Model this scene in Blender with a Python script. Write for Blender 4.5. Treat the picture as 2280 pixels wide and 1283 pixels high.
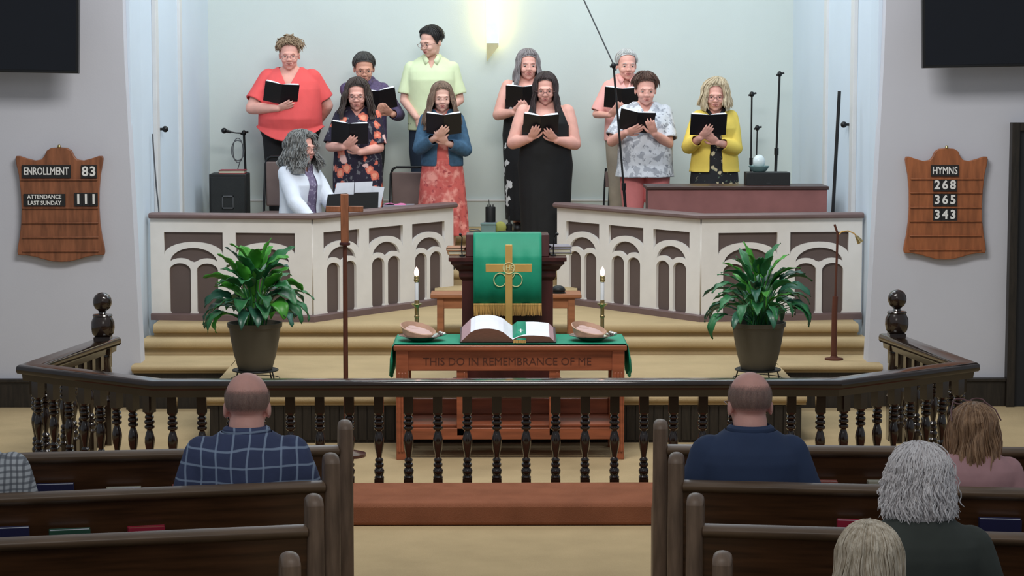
import bpy, bmesh, math, random
from mathutils import Vector, Matrix, noise as mnoise
PI = math.pi
R = math.radians
rnd = random.Random(7)
scene = bpy.context.scene
for o in list(bpy.data.objects):
    bpy.data.objects.remove(o)
COL = scene.collection

# ------------------------------------------------------------------ camera, world, lights, exposure
F = 5100.0
CAMZ = 2.6
PITCH = math.atan(506.5 / F)
YAW = math.atan(40.0 / F)
cam_d = bpy.data.cameras.new('camera')
cam_d.sensor_width = 36.0
cam_d.lens = F / 2280 * 36
cam_d.clip_end = 200
cam = bpy.data.objects.new('camera', cam_d)
cam.location = (0, 0, CAMZ)
cam.rotation_euler = (PI / 2 - PITCH, 0, -YAW)
COL.objects.link(cam)
scene.camera = cam
CM = cam.rotation_euler.to_matrix()

def at(px, py, Y):
    d = CM @ Vector(((px - 1140) / F, -(py - 641.5) / F, -1))
    return Vector((0, 0, CAMZ)) + d * (Y / d.y)

w = bpy.data.worlds.new('world'); scene.world = w; w.use_nodes = True
w.node_tree.nodes['Background'].inputs[0].default_value = (0.72, 0.80, 0.88, 1)
w.node_tree.nodes['Background'].inputs[1].default_value = 0.34
scene.view_settings.view_transform = 'Standard'
scene.view_settings.look = 'None'
scene.view_settings.gamma = 1.0
scene.view_settings.use_curve_mapping = False
scene.view_settings.exposure = 0.0

def area(name, loc, target, size, power, color=(1, 1, 1), sy=None):
    l = bpy.data.lights.new(name, 'AREA'); l.energy = power; l.color = color
    l.size = size
    if sy: l.shape = 'RECTANGLE'; l.size_y = sy
    o = bpy.data.objects.new(name, l); o.location = loc
    d = Vector(target) - Vector(loc)
    o.rotation_euler = d.to_track_quat('-Z', 'Y').to_euler()
    COL.objects.link(o)
    return o
area('chancel_ceiling_light', (0.1, 18.6, 5.2), (0.1, 19.6, 1.0), 3.2, 92, (0.90, 0.98, 1.0), 1.6)
area('chancel_side_light', (-1.9, 18.2, 5.0), (-2.7, 19.0, 1.8), 0.8, 20, (0.80, 0.90, 1.0), 1.4)
area('chancel_side_light', (2.1, 18.2, 5.0), (2.9, 19.0, 1.8), 0.8, 20, (0.80, 0.90, 1.0), 1.4)
area('front_wall_fill', (0.1, 12.5, 5.6), (0.1, 17.5, 1.6), 3.2, 250, (1.0, 0.97, 0.92), 1.2)  # unseen fill added to brighten the front wall
area('nave_rear_light', (0.0, 5.0, 5.5), (0, 9.5, 0.8), 3.0, 44, (1.0, 0.95, 0.9), 2.0)
for sx, sy_ in ((-1.38, 16.6), (1.52, 16.6)):
    area('ceiling_spot_light', (sx, sy_, 4.6), (sx, 13.6, 0.6), 0.3, 14, (0.85, 0.9, 1.0))

# ------------------------------------------------------------------ helpers
def lin(c):
    def f(v):
        v /= 255.0
        return v / 12.92 if v <= 0.04045 else ((v + 0.055) / 1.055) ** 2.4
    return (f(c[0]), f(c[1]), f(c[2]), 1)

def mat(name, col, rough=0.6, metal=0.0, var=0.12, scale=8.0, bump=0.0, bscale=60.0, stretch=(1, 1, 1), emis=None, estr=0, spec=None, col2=None, detail=4, coat=0):
    m = bpy.data.materials.new(name); m.use_nodes = True
    nt = m.node_tree; b = nt.nodes['Principled BSDF']
    b.inputs['Roughness'].default_value = rough
    b.inputs['Metallic'].default_value = metal
    if spec is not None: b.inputs['Specular IOR Level'].default_value = spec
    if coat: b.inputs['Coat Weight'].default_value = coat; b.inputs['Coat Roughness'].default_value = 0.12
    c = lin(col)
    tc = nt.nodes.new('ShaderNodeTexCoord')
    mp = nt.nodes.new('ShaderNodeMapping'); mp.inputs['Scale'].default_value = stretch
    nt.links.new(tc.outputs['Object'], mp.inputs['Vector'])
    n = nt.nodes.new('ShaderNodeTexNoise'); n.inputs['Scale'].default_value = scale; n.inputs['Detail'].default_value = detail
    nt.links.new(mp.outputs[0], n.inputs['Vector'])
    r = nt.nodes.new('ShaderNodeValToRGB')
    c2 = lin(col2) if col2 else tuple(min(1, v * (1 + var)) for v in c[:3]) + (1,)
    c1 = c if col2 else tuple(v * (1 - var) for v in c[:3]) + (1,)
    r.color_ramp.elements[0].position = 0.32; r.color_ramp.elements[0].color = c1
    r.color_ramp.elements[1].position = 0.68; r.color_ramp.elements[1].color = c2
    nt.links.new(n.outputs['Fac'], r.inputs['Fac'])
    nt.links.new(r.outputs['Color'], b.inputs['Base Color'])
    if bump:
        n2 = nt.nodes.new('ShaderNodeTexNoise'); n2.inputs['Scale'].default_value = bscale; n2.inputs['Detail'].default_value = 3
        nt.links.new(mp.outputs[0], n2.inputs['Vector'])
        bp = nt.nodes.new('ShaderNodeBump'); bp.inputs['Strength'].default_value = bump; bp.inputs['Distance'].default_value = 0.01
        nt.links.new(n2.outputs['Fac'], bp.inputs['Height'])
        nt.links.new(bp.outputs['Normal'], b.inputs['Normal'])
    if emis:
        b.inputs['Emission Color'].default_value = lin(emis); b.inputs['Emission Strength'].default_value = estr
    return m

def mix_layers(name, base, layers, rough=0.8):
    """base colour with procedural blobs: layers = (kind, scale, threshold, colour, offset)"""
    m = mat(name, base, rough, bump=0.25, bscale=25)
    nt = m.node_tree; b = nt.nodes['Principled BSDF']
    cur = b.inputs['Base Color'].links[0].from_socket
    tc = [n for n in nt.nodes if n.type == 'TEX_COORD'][0]
    for kind, scale, th, colr, off, soft in layers:
        mp = nt.nodes.new('ShaderNodeMapping'); mp.inputs['Location'].default_value = off
        nt.links.new(tc.outputs['Object'], mp.inputs['Vector'])
        if kind == 'v':
            nz = nt.nodes.new('ShaderNodeTexNoise'); nz.inputs['Scale'].default_value = scale * 3.0
            nt.links.new(mp.outputs[0], nz.inputs['Vector'])
            ad = nt.nodes.new('ShaderNodeVectorMath'); ad.operation = 'MULTIPLY_ADD'
            ad.inputs[1].default_value = (0.5 / scale,) * 3
            nt.links.new(nz.outputs['Color'], ad.inputs[0]); nt.links.new(mp.outputs[0], ad.inputs[2])
            t = nt.nodes.new('ShaderNodeTexVoronoi'); t.inputs['Scale'].default_value = scale
            nt.links.new(ad.outputs[0], t.inputs['Vector'])
            out = t.outputs['Distance']
            mr = nt.nodes.new('ShaderNodeMapRange'); mr.inputs[1].default_value = th + soft; mr.inputs[2].default_value = th
        else:
            t = nt.nodes.new('ShaderNodeTexNoise'); t.inputs['Scale'].default_value = scale; t.inputs['Detail'].default_value = 3
            nt.links.new(mp.outputs[0], t.inputs['Vector']); out = t.outputs['Fac']
            mr = nt.nodes.new('ShaderNodeMapRange'); mr.inputs[1].default_value = th; mr.inputs[2].default_value = th + soft
        nt.links.new(out, mr.inputs[0])
        mx = nt.nodes.new('ShaderNodeMix'); mx.data_type = 'RGBA'
        nt.links.new(mr.outputs[0], mx.inputs[0]); nt.links.new(cur, mx.inputs[6]); mx.inputs[7].default_value = lin(colr)
        cur = mx.outputs[2]
    nt.links.new(cur, b.inputs['Base Color'])
    return m

def plaid(name, base, line, pitch, width, line2=None):
    m = mat(name, base, 0.85, bump=0.35, bscale=18)
    nt = m.node_tree; b = nt.nodes['Principled BSDF']
    cur = b.inputs['Base Color'].links[0].from_socket
    tc = [n for n in nt.nodes if n.type == 'TEX_COORD'][0]
    nz = nt.nodes.new('ShaderNodeTexNoise'); nz.inputs['Scale'].default_value = 5
    nt.links.new(tc.outputs['Object'], nz.inputs['Vector'])
    ad = nt.nodes.new('ShaderNodeVectorMath'); ad.operation = 'MULTIPLY_ADD'; ad.inputs[1].default_value = (0.035,) * 3
    nt.links.new(nz.outputs['Color'], ad.inputs[0]); nt.links.new(tc.outputs['Object'], ad.inputs[2])
    sp = nt.nodes.new('ShaderNodeSeparateXYZ'); nt.links.new(ad.outputs[0], sp.inputs[0])
    for ax in (0, 2):
        mm = nt.nodes.new('ShaderNodeMath'); mm.operation = 'PINGPONG'; mm.inputs[1].default_value = pitch / 2
        nt.links.new(sp.outputs[ax], mm.inputs[0])
        mr = nt.nodes.new('ShaderNodeMapRange'); mr.inputs[1].default_value = width; mr.inputs[2].default_value = width * 0.55
        nt.links.new(mm.outputs[0], mr.inputs[0])
        ml = nt.nodes.new('ShaderNodeMath'); ml.operation = 'MULTIPLY'; ml.inputs[1].default_value = 0.75
        nt.links.new(mr.outputs[0], ml.inputs[0])
        mx = nt.nodes.new('ShaderNodeMix'); mx.data_type = 'RGBA'
        nt.links.new(ml.outputs[0], mx.inputs[0]); nt.links.new(cur, mx.inputs[6]); mx.inputs[7].default_value = lin(line)
        cur = mx.outputs[2]
    nt.links.new(cur, b.inputs['Base Color'])
    return m

M = {}
M['wall'] = mat('wall paint', (200, 202, 212), 0.9, var=0.02, scale=2, bump=0.05, bscale=90)
M['chwall'] = mat('chancel wall paint', (204, 214, 212), 0.9, var=0.02, scale=2, bump=0.05, bscale=90)
M['jamb'] = mat('daylit side wall paint', (206, 220, 234), 0.85, var=0.02, scale=2)  # bluish daylight on the side walls put into their colour
M['trimw'] = mat('white trim', (212, 214, 216), 0.5, var=0.03)
M['carpet'] = mat('gold carpet', (190, 168, 130), 0.97, var=0.07, scale=3, bump=0.5, bscale=260, spec=0.1)
M['rust'] = mat('rust carpet', (150, 96, 72), 0.95, var=0.10, scale=5, bump=0.5, bscale=220, spec=0.1)
M['darkwood'] = mat('dark oak', (44, 29, 20), 0.30, var=0.45, scale=5, stretch=(3, 3, 30), coat=0.2)
M['railwood'] = mat('black brown varnish', (36, 24, 18), 0.16, var=0.3, scale=6, coat=0.5)
M['riser'] = mat('dark panel', (36, 30, 24), 0.5, var=0.4, scale=8, stretch=(8, 8, 1))
M['pew'] = mat('pew walnut', (76, 48, 28), 0.34, var=0.4, scale=3, stretch=(1, 1, 14), coat=0.15)
M['pewend'] = mat('worn pew end', (124, 102, 84), 0.42, var=0.35, scale=5, stretch=(8, 2, 1))
M['pewcap'] = mat('worn pew cap', (110, 88, 68), 0.38, var=0.25, scale=4, stretch=(1, 8, 8))
M['table'] = mat('cherry table', (152, 84, 56), 0.36, var=0.25, scale=3, stretch=(1, 6, 10), coat=0.2)
M['tablecarve'] = mat('dark brown stain', (84, 40, 22), 0.7)  # dark brown tone of the inscription, cross pole and lamp stand
M['pulpit'] = mat('mahogany', (70, 32, 30), 0.32, var=0.3, scale=3, stretch=(4, 4, 1), coat=0.2)
M['bench'] = mat('bench oak', (160, 104, 70), 0.45, var=0.2, scale=4, stretch=(1, 8, 8))
M['board'] = mat('board walnut', (138, 86, 58), 0.45, var=0.3, scale=4, stretch=(8, 8, 1.2))
M['board2'] = mat('board cherry', (154, 92, 56), 0.45, var=0.25, scale=4, stretch=(8, 8, 1.2))
M['tile'] = mat('black number tile', (26, 26, 28), 0.6)
M['white'] = mat('white lettering', (232, 232, 230), 0.6, var=0.03)
M['brownpanel'] = mat('brown panel', (94, 80, 76), 0.75, var=0.04, scale=6)
M['brownlight'] = mat('brown paint', (112, 92, 90), 0.5, var=0.08, scale=6)
M['creamwood'] = mat('cream paint', (229, 226, 222), 0.55, var=0.03)
M['green'] = mat('green satin', (16, 146, 114), 0.6, var=0.08, scale=6, bump=0.15, bscale=14)
M['greenin'] = mat('dark green satin', (14, 40, 36), 0.6, var=0.1)
M['fringe'] = mat('gold fringe', (206, 160, 92), 0.6, var=0.3, scale=12, stretch=(14, 1, 1))
M['emb'] = mat('pale gold embroidery', (206, 204, 150), 0.6, var=0.15, scale=30)
M['brass'] = mat('satin brass', (206, 164, 92), 0.45, 0.3, var=0.08)
M['brassd'] = mat('aged brass', (176, 158, 112), 0.28, 0.85, var=0.1)
M['silver'] = mat('silver', (214, 212, 206), 0.14, 0.95, var=0.04)
M['wax'] = mat('white candle', (226, 230, 236), 0.5, var=0.02)
M['bulb'] = mat('candle bulb', (255, 210, 190), 0.3, emis=(255, 190, 175), estr=6)
M['page'] = mat('page white', (232, 236, 246), 0.8, var=0.03, scale=20)
M['pageedge'] = mat('page edge red gilt', (186, 150, 156), 0.6, var=0.08, scale=30, stretch=(1, 1, 20))
M['pagebrown'] = mat('page edge brown', (132, 92, 78), 0.6, var=0.15, scale=30, stretch=(1, 1, 20))
M['blackbook'] = mat('black book cover', (16, 18, 26), 0.45, var=0.1)
M['basket'] = mat('bread basket wood', (196, 160, 138), 0.6, var=0.15, scale=14)
M['basketin'] = mat('basket lining', (206, 178, 172), 0.9, var=0.08)
M['pot'] = mat('plant pot', (86, 81, 70), 0.55, var=0.05)
M['soil'] = mat('soil', (40, 30, 24), 0.95, var=0.4, scale=40)
M['leaf'] = mat('leaf green', (42, 108, 62), 0.40, var=0.35, scale=7)
M['leaf2'] = mat('bright leaf green', (66, 146, 46), 0.42, var=0.2, scale=7)
M['leaf3'] = mat('deep leaf green', (44, 94, 74), 0.36, var=0.3, scale=7)
M['stem'] = mat('leaf stem', (60, 120, 50), 0.5)
M['iron'] = mat('dark iron', (44, 46, 46), 0.45, 0.6)
M['blackm'] = mat('black metal', (24, 25, 28), 0.4, 0.3)
M['greym'] = mat('grey metal', (110, 112, 116), 0.35, 0.7)
M['tv'] = mat('black screen', (12, 14, 22), 0.12, var=0.05)
M['tvframe'] = mat('black bezel', (10, 10, 12), 0.35)
M['speaker'] = mat('black cabinet', (20, 22, 24), 0.6)
M['grille'] = mat('speaker grille', (30, 34, 36), 0.8, bump=0.3, bscale=300)
M['red'] = mat('red binder', (150, 26, 48), 0.5)
M['chairfab'] = mat('taupe vinyl', (112, 94, 90), 0.6, var=0.08)
M['pianocloth'] = mat('mauve piano cloth', (142, 94, 92), 0.8, var=0.12, scale=6)
M['pianowood'] = mat('dark piano wood', (66, 44, 40), 0.4)
M['pinkpaper'] = mat('pink cloth', (226, 126, 176), 0.8, var=0.1)
M['glass'] = mat('frosted globe', (214, 226, 228), 0.15, var=0.02)
M['ledwhite'] = mat('blue white panel', (196, 214, 235), 0.6, emis=(190, 210, 240), estr=0.75)
M['crossgold'] = mat('pale gold trim', (190, 182, 140), 0.5)
M['ledyellow'] = mat('warm light strip', (255, 236, 130), 0.5, emis=(255, 226, 110), estr=9)
M['doordark'] = mat('dark doorway', (22, 24, 30), 0.6)
M['yellow'] = mat('yellow sponge', (176, 178, 96), 0.8)
M['teal'] = mat('teal plastic', (120, 150, 150), 0.6)
M['greybook'] = mat('grey book cover', (138, 134, 146), 0.5)
M['tanbook'] = mat('tan book cover', (168, 128, 84), 0.6)
M['bookblue'] = mat('navy hymnal', (34, 34, 74), 0.5)
M['bookgreen'] = mat('green hymnal', (44, 84, 66), 0.5)
M['bookred'] = mat('red hymnal', (166, 34, 60), 0.5)
M['bookcream'] = mat('cream hymnal', (190, 186, 164), 0.6)
M['bookpink'] = mat('salmon hymnal', (170, 96, 84), 0.6)
M['rack'] = mat('rack wood', (30, 18, 12), 0.6)

def tag(o, label=None, cat=None, group=None, kind=None):
    if label: o['label'] = label
    if cat: o['category'] = cat
    if group: o['group'] = group
    if kind: o['kind'] = kind
    return o

def thing(name, label, cat, loc=(0, 0, 0), rz=0, group=None):
    o = bpy.data.objects.new(name, None); o.empty_display_size = 0.1
    COL.objects.link(o); o.location = loc; o.rotation_euler = (0, 0, rz)
    return tag(o, label, cat, group)

def finish(name, me, m, parent=None, smooth=True, world=False):
    if m is not None: me.materials.append(m)
    o = bpy.data.objects.new(name, me); COL.objects.link(o)
    if parent is not None:
        o.parent = parent
        if world:
            L = Vector((0, 0, 0)); p = parent
            while p is not None:
                L += p.location; p = p.parent
            me.transform(Matrix.Translation(-L))
    if smooth:
        try: me.shade_smooth()
        except Exception: pass
        try: me.set_sharp_from_angle(angle=R(38))
        except Exception: pass
    return o

def obj(name, bm, m, parent=None, smooth=True, world=False, bevel=0, fixn=True, seg=2):
    if fixn: bmesh.ops.recalc_face_normals(bm, faces=bm.faces[:])
    me = bpy.data.meshes.new(name); bm.to_mesh(me); bm.free()
    o = finish(name, me, m, parent, smooth, world)
    if bevel:
        md = o.modifiers.new('bevel', 'BEVEL'); md.width = bevel; md.segments = seg; md.limit_method = 'ANGLE'; md.angle_limit = R(40)
    return o

def struct(name, bm, m, bevel=0, smooth=False):
    o = obj(name, bm, m, None, smooth, bevel=bevel); o['kind'] = 'structure'; return o

def dup(root, loc=None, rz=None, label=None, group=None, parent=None):
    r = root.copy(); COL.objects.link(r)
    if loc is not None: r.location = loc
    if rz is not None: r.rotation_euler = (0, 0, rz)
    if label: r['label'] = label
    if group: r['group'] = group
    if parent is not None: r.parent = parent
    for ch in [c for c in root.children]:
        dup(ch, parent=r)
    return r

def bx(bm, x0, x1, y0, y1, z0, z1, mtx=None):
    v = [bm.verts.new((x, y, z)) for x in (x0, x1) for y in (y0, y1) for z in (z0, z1)]
    if mtx is not None:
        for q in v: q.co = mtx @ q.co
    for f in ((0, 1, 3, 2), (4, 6, 7, 5), (0, 4, 5, 1), (2, 3, 7, 6), (0, 2, 6, 4), (1, 5, 7, 3)):
        bm.faces.new([v[i] for i in f])
    return bm

def box(x0, x1, y0, y1, z0, z1, mtx=None):
    return bx(bmesh.new(), x0, x1, y0, y1, z0, z1, mtx)

def prism(bm, pts, a, b, axis='x'):
    """extrude a 2D polygon between a and b along axis; pts are the other two coords in order"""
    def mk(p, t):
        if axis == 'x': return (t, p[0], p[1])
        if axis == 'y': return (p[0], t, p[1])
        return (p[0], p[1], t)
    A = [bm.verts.new(mk(p, a)) for p in pts]; B = [bm.verts.new(mk(p, b)) for p in pts]
    n = len(pts)
    bm.faces.new(A); bm.faces.new(B[::-1])
    for i in range(n):
        bm.faces.new((A[i], B[i], B[(i + 1) % n], A[(i + 1) % n]))
    return bm

def lathe(bm, prof, c=(0, 0, 0), seg=20, sq=None):
    """prof: list of (r, z)"""
    rings = []
    for r, z in prof:
        rings.append([bm.verts.new((c[0] + r * math.cos(2 * PI * i / seg), c[1] + r * math.sin(2 * PI * i / seg), c[2] + z)) for i in range(seg)])
    for a, b in zip(rings, rings[1:]):
        for i in range(seg):
            bm.faces.new((a[i], a[(i + 1) % seg], b[(i + 1) % seg], b[i]))
    bm.faces.new(rings[0][::-1]); bm.faces.new(rings[-1])
    return bm

def frame_of(d, up=Vector((0, 0, 1))):
    d = d.normalized()
    if abs(d.dot(up)) > 0.97: up = Vector((0, 1, 0))
    x = up.cross(d).normalized(); y = d.cross(x).normalized()
    return x, y

def tube(bm, pts, r, seg=8, closed=False, cap=True):
    pts = [Vector(p) for p in pts]; n = len(pts)
    rr = r if isinstance(r, (list, tuple)) else [r] * n
    rings = []; px = None
    for i, p in enumerate(pts):
        if closed: d = pts[(i + 1) % n] - pts[(i - 1) % n]
        else: d = (pts[min(i + 1, n - 1)] - pts[max(i - 1, 0)])
        d.normalize()
        if px is None: x, y = frame_of(d)
        else:
            x = (px - d * px.dot(d))
            if x.length < 1e-5: x, y = frame_of(d)
            x.normalize(); y = d.cross(x)
        px = x
        rings.append([bm.verts.new(p + (x * math.cos(2 * PI * k / seg) + y * math.sin(2 * PI * k / seg)) * rr[i]) for k in range(seg)])
    m = n if closed else n - 1
    for i in range(m):
        a, b = rings[i], rings[(i + 1) % n]
        for k in range(seg):
            bm.faces.new((a[k], a[(k + 1) % seg], b[(k + 1) % seg], b[k]))
    if cap and not closed:
        bm.faces.new(rings[0][::-1]); bm.faces.new(rings[-1])
    return bm

def loft(bm, rings, seg=24, cap=True):
    """rings: (centre, rx, ry, xaxis, yaxis)"""
    rs = []
    for c, rx, ry, xa, ya in rings:
        rs.append([bm.verts.new(Vector(c) + Vector(xa) * rx * math.cos(2 * PI * k / seg) + Vector(ya) * ry * math.sin(2 * PI * k / seg)) for k in range(seg)])
    for a, b in zip(rs, rs[1:]):
        for k in range(seg):
            bm.faces.new((a[k], a[(k + 1) % seg], b[(k + 1) % seg], b[k]))
    if cap: bm.faces.new(rs[0][::-1]); bm.faces.new(rs[-1])
    return bm

def ell(bm, c, rx, ry, rz, mtx=None, seg=16, rg=10):
    c = Vector(c); m3 = mtx.to_3x3() if mtx is not None else None
    def P(x, y, z):
        v = Vector((x * rx, y * ry, z * rz)); return c + (m3 @ v if m3 is not None else v)
    top = bm.verts.new(P(0, 0, 1)); bot = bm.verts.new(P(0, 0, -1)); rows = []
    for i in range(1, rg):
        th = PI * i / rg; s_, c_ = math.sin(th), math.cos(th)
        rows.append([bm.verts.new(P(s_ * math.cos(2 * PI * k / seg), s_ * math.sin(2 * PI * k / seg), c_)) for k in range(seg)])
    for k in range(seg):
        k2 = (k + 1) % seg
        bm.faces.new((top, rows[0][k], rows[0][k2])); bm.faces.new((bot, rows[-1][k2], rows[-1][k]))
        for r0, r1 in zip(rows, rows[1:]): bm.faces.new((r0[k], r1[k], r1[k2], r0[k2]))
    return bm

def sweep(bm, path, prof, z0=0, closed=False):
    """path: list of (x,y); prof: closed polygon list of (offset to the left, z)"""
    n = len(path); P = [Vector((p[0], p[1])) for p in path]; rings = []
    for i in range(n):
        ds = []
        if i > 0: ds.append((P[i] - P[i - 1]).normalized())
        if i < n - 1: ds.append((P[i + 1] - P[i]).normalized())
        d = sum(ds, Vector((0, 0))).normalized()
        nn = Vector((-d.y, d.x)); k = 1.0 / max(0.3, nn.dot(Vector((-ds[0].y, ds[0].x))))
        rings.append([bm.verts.new((P[i].x + nn.x * o * k, P[i].y + nn.y * o * k, z0 + z)) for o, z in prof])
    m = len(prof)
    for a, b in zip(rings, rings[1:]):
        for k in range(m):
            bm.faces.new((a[k], a[(k + 1) % m], b[(k + 1) % m], b[k]))
    bm.faces.new(rings[0][::-1]); bm.faces.new(rings[-1])
    return bm

def text(name, s, size, m, mtx, parent=None, ext=0.002, off=0.0, sx=1.0, world=False, align='CENTER'):
    cu = bpy.data.curves.new(name, 'FONT'); cu.body = s; cu.size = size; cu.extrude = ext; cu.offset = off
    cu.align_x = align; cu.align_y = 'CENTER'; cu.resolution_u = 3
    to = bpy.data.objects.new(name + '_tmp', cu); COL.objects.link(to)
    dg = bpy.context.evaluated_depsgraph_get()
    me = bpy.data.meshes.new_from_object(to.evaluated_get(dg))
    bpy.data.objects.remove(to); me.name = name
    me.transform(mtx @ Matrix.Diagonal((sx, 1, 1, 1)))
    me.materials.clear()
    return finish(name, me, m, parent, False, world)
FACE = Matrix(((1, 0, 0, 0), (0, 0, -1, 0), (0, 1, 0, 0), (0, 0, 0, 1)))   # text facing -Y

# ------------------------------------------------------------------ setting
ZA, Z2, Z3, ZF, ZB = 0.33, 0.45, 0.55, 0.82, 1.08
YA, YW, YR2, YR3 = 15.45, 17.0, 17.63, 17.80
YF, YT, YBW = 19.5, 20.1, 21.0
XJL, XJR = -2.70, 2.86
WT = 6.2
struct('floor', box(-7, 7, -1.0, 17.3, -0.1, 0.0), M['carpet'])
def wallslab(pts):
    bm = bmesh.new(); prism(bm, pts, 17.15, 17.35, 'y'); return bm
LEAN = 0.05
struct('wall_left', wallslab([(-7, 0), (XJL + LEAN, 0), (XJL - LEAN, 2.6), (XJL - 0.10, WT), (-7, WT)]), M['wall'])
struct('wall_right', wallslab([(XJR - LEAN, 0), (7, 0), (7, WT), (XJR + 0.12, WT), (XJR + LEAN, 2.6)]), M['wall'])
bm = bmesh.new(); prism(bm, [(XJL - 0.03, 17.30), (-2.76, 18.0), (-2.60, YBW), (-2.75, YBW + .1), (-2.95, 18.0), (-2.95, 17.30)], 0, WT, 'z')
struct('wall_chancel_left', bm, M['jamb'])
bm = bmesh.new(); prism(bm, [(XJR + 0.03, 17.30), (2.95, 18.0), (2.73, YBW), (2.88, YBW + .1), (3.14, 18.0), (3.14, 17.30)], 0, WT, 'z')
struct('wall_chancel_right', bm, M['jamb'])
struct('wall_back', box(-2.75, 2.9, YBW, YBW + 0.15, 0, WT), M['chwall'])
struct('baseboard_back', box(-2.60, 2.73, YBW - 0.03, YBW, ZB, ZB + 0.24), M['chwall'], 0.006)
struct('trim_1', box(-2.60, 2.73, YBW - 0.036, YBW, ZB + 0.235, ZB + 0.255), M['trimw'], 0.004)
struct('baseboard_left', bx(box(-7, XJL + .02, 17.10, 17.15, 0, 0.19), -7, XJL + .02, 17.085, 17.15, 0.19, 0.215), M['riser'], 0.004)
struct('baseboard_right', bx(box(2.90, 3.86, 17.10, 17.15, 0, 0.19), 2.90, 3.86, 17.085, 17.15, 0.19, 0.215), M['riser'], 0.004)
# dark doorway at the right edge
bm = bmesh.new(); bx(bm, 3.92, 4.9, 17.09, 17.15, 0, 2.08); o = struct('door_1', bm, M['doordark'])
bm = bmesh.new(); bx(bm, 3.86, 3.92, 17.06, 17.15, 0, 2.14); bx(bm, 3.92, 4.9, 17.06, 17.15, 2.08, 2.14); struct('trim_2', bm, M['riser'], 0.004)

def step_slab(name, x0, x1, y0, y1, z0, z1, m=None):
    """carpeted tread with rounded nosing facing -Y"""
    r = min(0.035, (z1 - z0) * .35); pts = [(y1, z0), (y1, z1)]
    for k in range(9):
        a = PI / 2 + PI * k / 8
        pts.append((y0 + r * math.cos(a) * 0.9, z1 - r + r * math.sin(a)))
    pts += [(y0 + 0.02, z1 - 2 * r), (y0 + 0.02, z0)]
    bm = bmesh.new(); prism(bm, pts, x0, x1, 'x')
    o = struct(name, bm, m or M['carpet'], smooth=True); return o
# platform A : carpet top + dark vertical-board riser
AX0, AX1 = -1.97, 2.13
step_slab('chancel_platform', AX0, AX1, YA, 17.7, ZA - 0.07, ZA)
bm = bmesh.new(); bx(bm, AX0 + .03, AX1 - .03, YA + 0.03, 17.1, 0, ZA - 0.07)
n = 64
for i in range(n):
    x = AX0 + .03 + (AX1 - AX0 - .06) * i / n
    bx(bm, x + .004, x + (AX1 - AX0 - .06) / n - .004, YA + 0.018, YA + 0.03, 0.02, ZA - 0.075)
struct('platform_riser', bm, M['riser'])
step_slab('side_step', XJL - .01, AX0 + .005, YW, 17.7, ZA - 0.06, ZA)
step_slab('side_step', AX1 - .005, XJR + .05, YW, 17.7, ZA - 0.06, ZA)
struct('side_riser', box(XJL, AX0, YW + 0.03, 17.7, 0, ZA - 0.06), M['riser'])
struct('side_riser', box(AX1, XJR + .03, YW + 0.03, 17.7, 0, ZA - 0.06), M['riser'])
step_slab('chancel_step', -2.72, 2.90, YR2, 17.9, 0.2, Z2)
step_slab('chancel_step', -2.66, 2.85, YR3, 19.5, 0.2, Z3)
step_slab('chancel_step', -0.5, 0.7, 19.2, 19.6, 0.2, 0.69)
step_slab('choir_riser', -2.7, 2.84, YF, 20.3, 0.2, ZF)
step_slab('choir_riser', -2.66, 2.8, YT, YBW + .05, 0.2, ZB)
# side doors in the chancel walls, wall knobs and conduit
def side_door(name, s, knobpx, knobpy, Yk):
    x = (-2.76 if s < 0 else 2.95)
    def wx(y): return (-2.76 + (y - 18.0) * (0.16 / 3.0)) if s < 0 else (2.95 - (y - 18.0) * (0.22 / 3.0))
    def strip(bm, y0, y1, z0, z1, d0, d1):
        v = []
        for y in (y0, y1):
            for d in (d0, d1):
                for z in (z0, z1): v.append(bm.verts.new((wx(y) - s * d, y, z)))
        for f in ((0, 1, 3, 2), (4, 6, 7, 5), (0, 4, 5, 1), (2, 3, 7, 6), (0, 2, 6, 4), (1, 5, 7, 3)): bm.faces.new([v[i] for i in f])
    bm = bmesh.new(); strip(bm, 18.55, 19.45, Z3, 3.6, 0.0, 0.012); struct(name, bm, M['jamb'])
    bm = bmesh.new(); strip(bm, 18.44, 18.55, Z3, 3.68, 0.0, 0.035); strip(bm, 19.45, 19.55, Z3, 3.68, 0, 0.035); strip(bm, 18.55, 19.45, 3.6, 3.68, 0, 0.035)
    struct('trim_4' if s < 0 else 'trim_5', bm, M['trimw'], 0.004)
    p = at(knobpx, knobpy, Yk)
    bm = bmesh.new(); ell(bm, (wx(18.66) - s * 0.055, 18.66, p.z), .026, .026, .026)
    tube(bm, [(wx(18.66) - s * 0.005, 18.66, p.z), (wx(18.66) - s * 0.05, 18.66, p.z)], .011)
    k = tag(obj('door_knob', bm, M['blackm']), 'dark round door knob on the %s side wall of the chancel' % ('left' if s < 0 else 'right'), 'door knob')
side_door('door_2', -1, 373, 288, 18.6)
side_door('door_3', 1, 1850, 278, 18.6)
bm = bmesh.new()
p0 = at(376, 300, 18.1); p1 = at(384, 455, 18.1)
pts = [Vector((-2.72, 18.30, p0.z)), Vector((-2.715, 18.3, 1.9)), Vector((-2.70, 18.32, 1.6)), Vector((-2.68, 18.3, 1.42)), Vector((-2.67, 18.34, 0.56))]
tag(obj('cable', tube(bm, pts, 0.006), M['greym']), 'thin grey cable hanging down the left chancel wall behind the railing end', 'cable')
# dark rod standing in for the shaded gap of a door ajar
bm = bmesh.new(); a = at(1869, 203, 18.3); b = at(1855, 462, 18.25); d = (b - a).normalized(); b2 = a + d * ((a.z - Z3) / abs(d.z))
tag(obj('pole', tube(bm, [a, b2], 0.014, 10), M['blackm']), 'long dark rod standing in for the shaded gap of a door ajar in the right chancel wall', 'pole')

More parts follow.
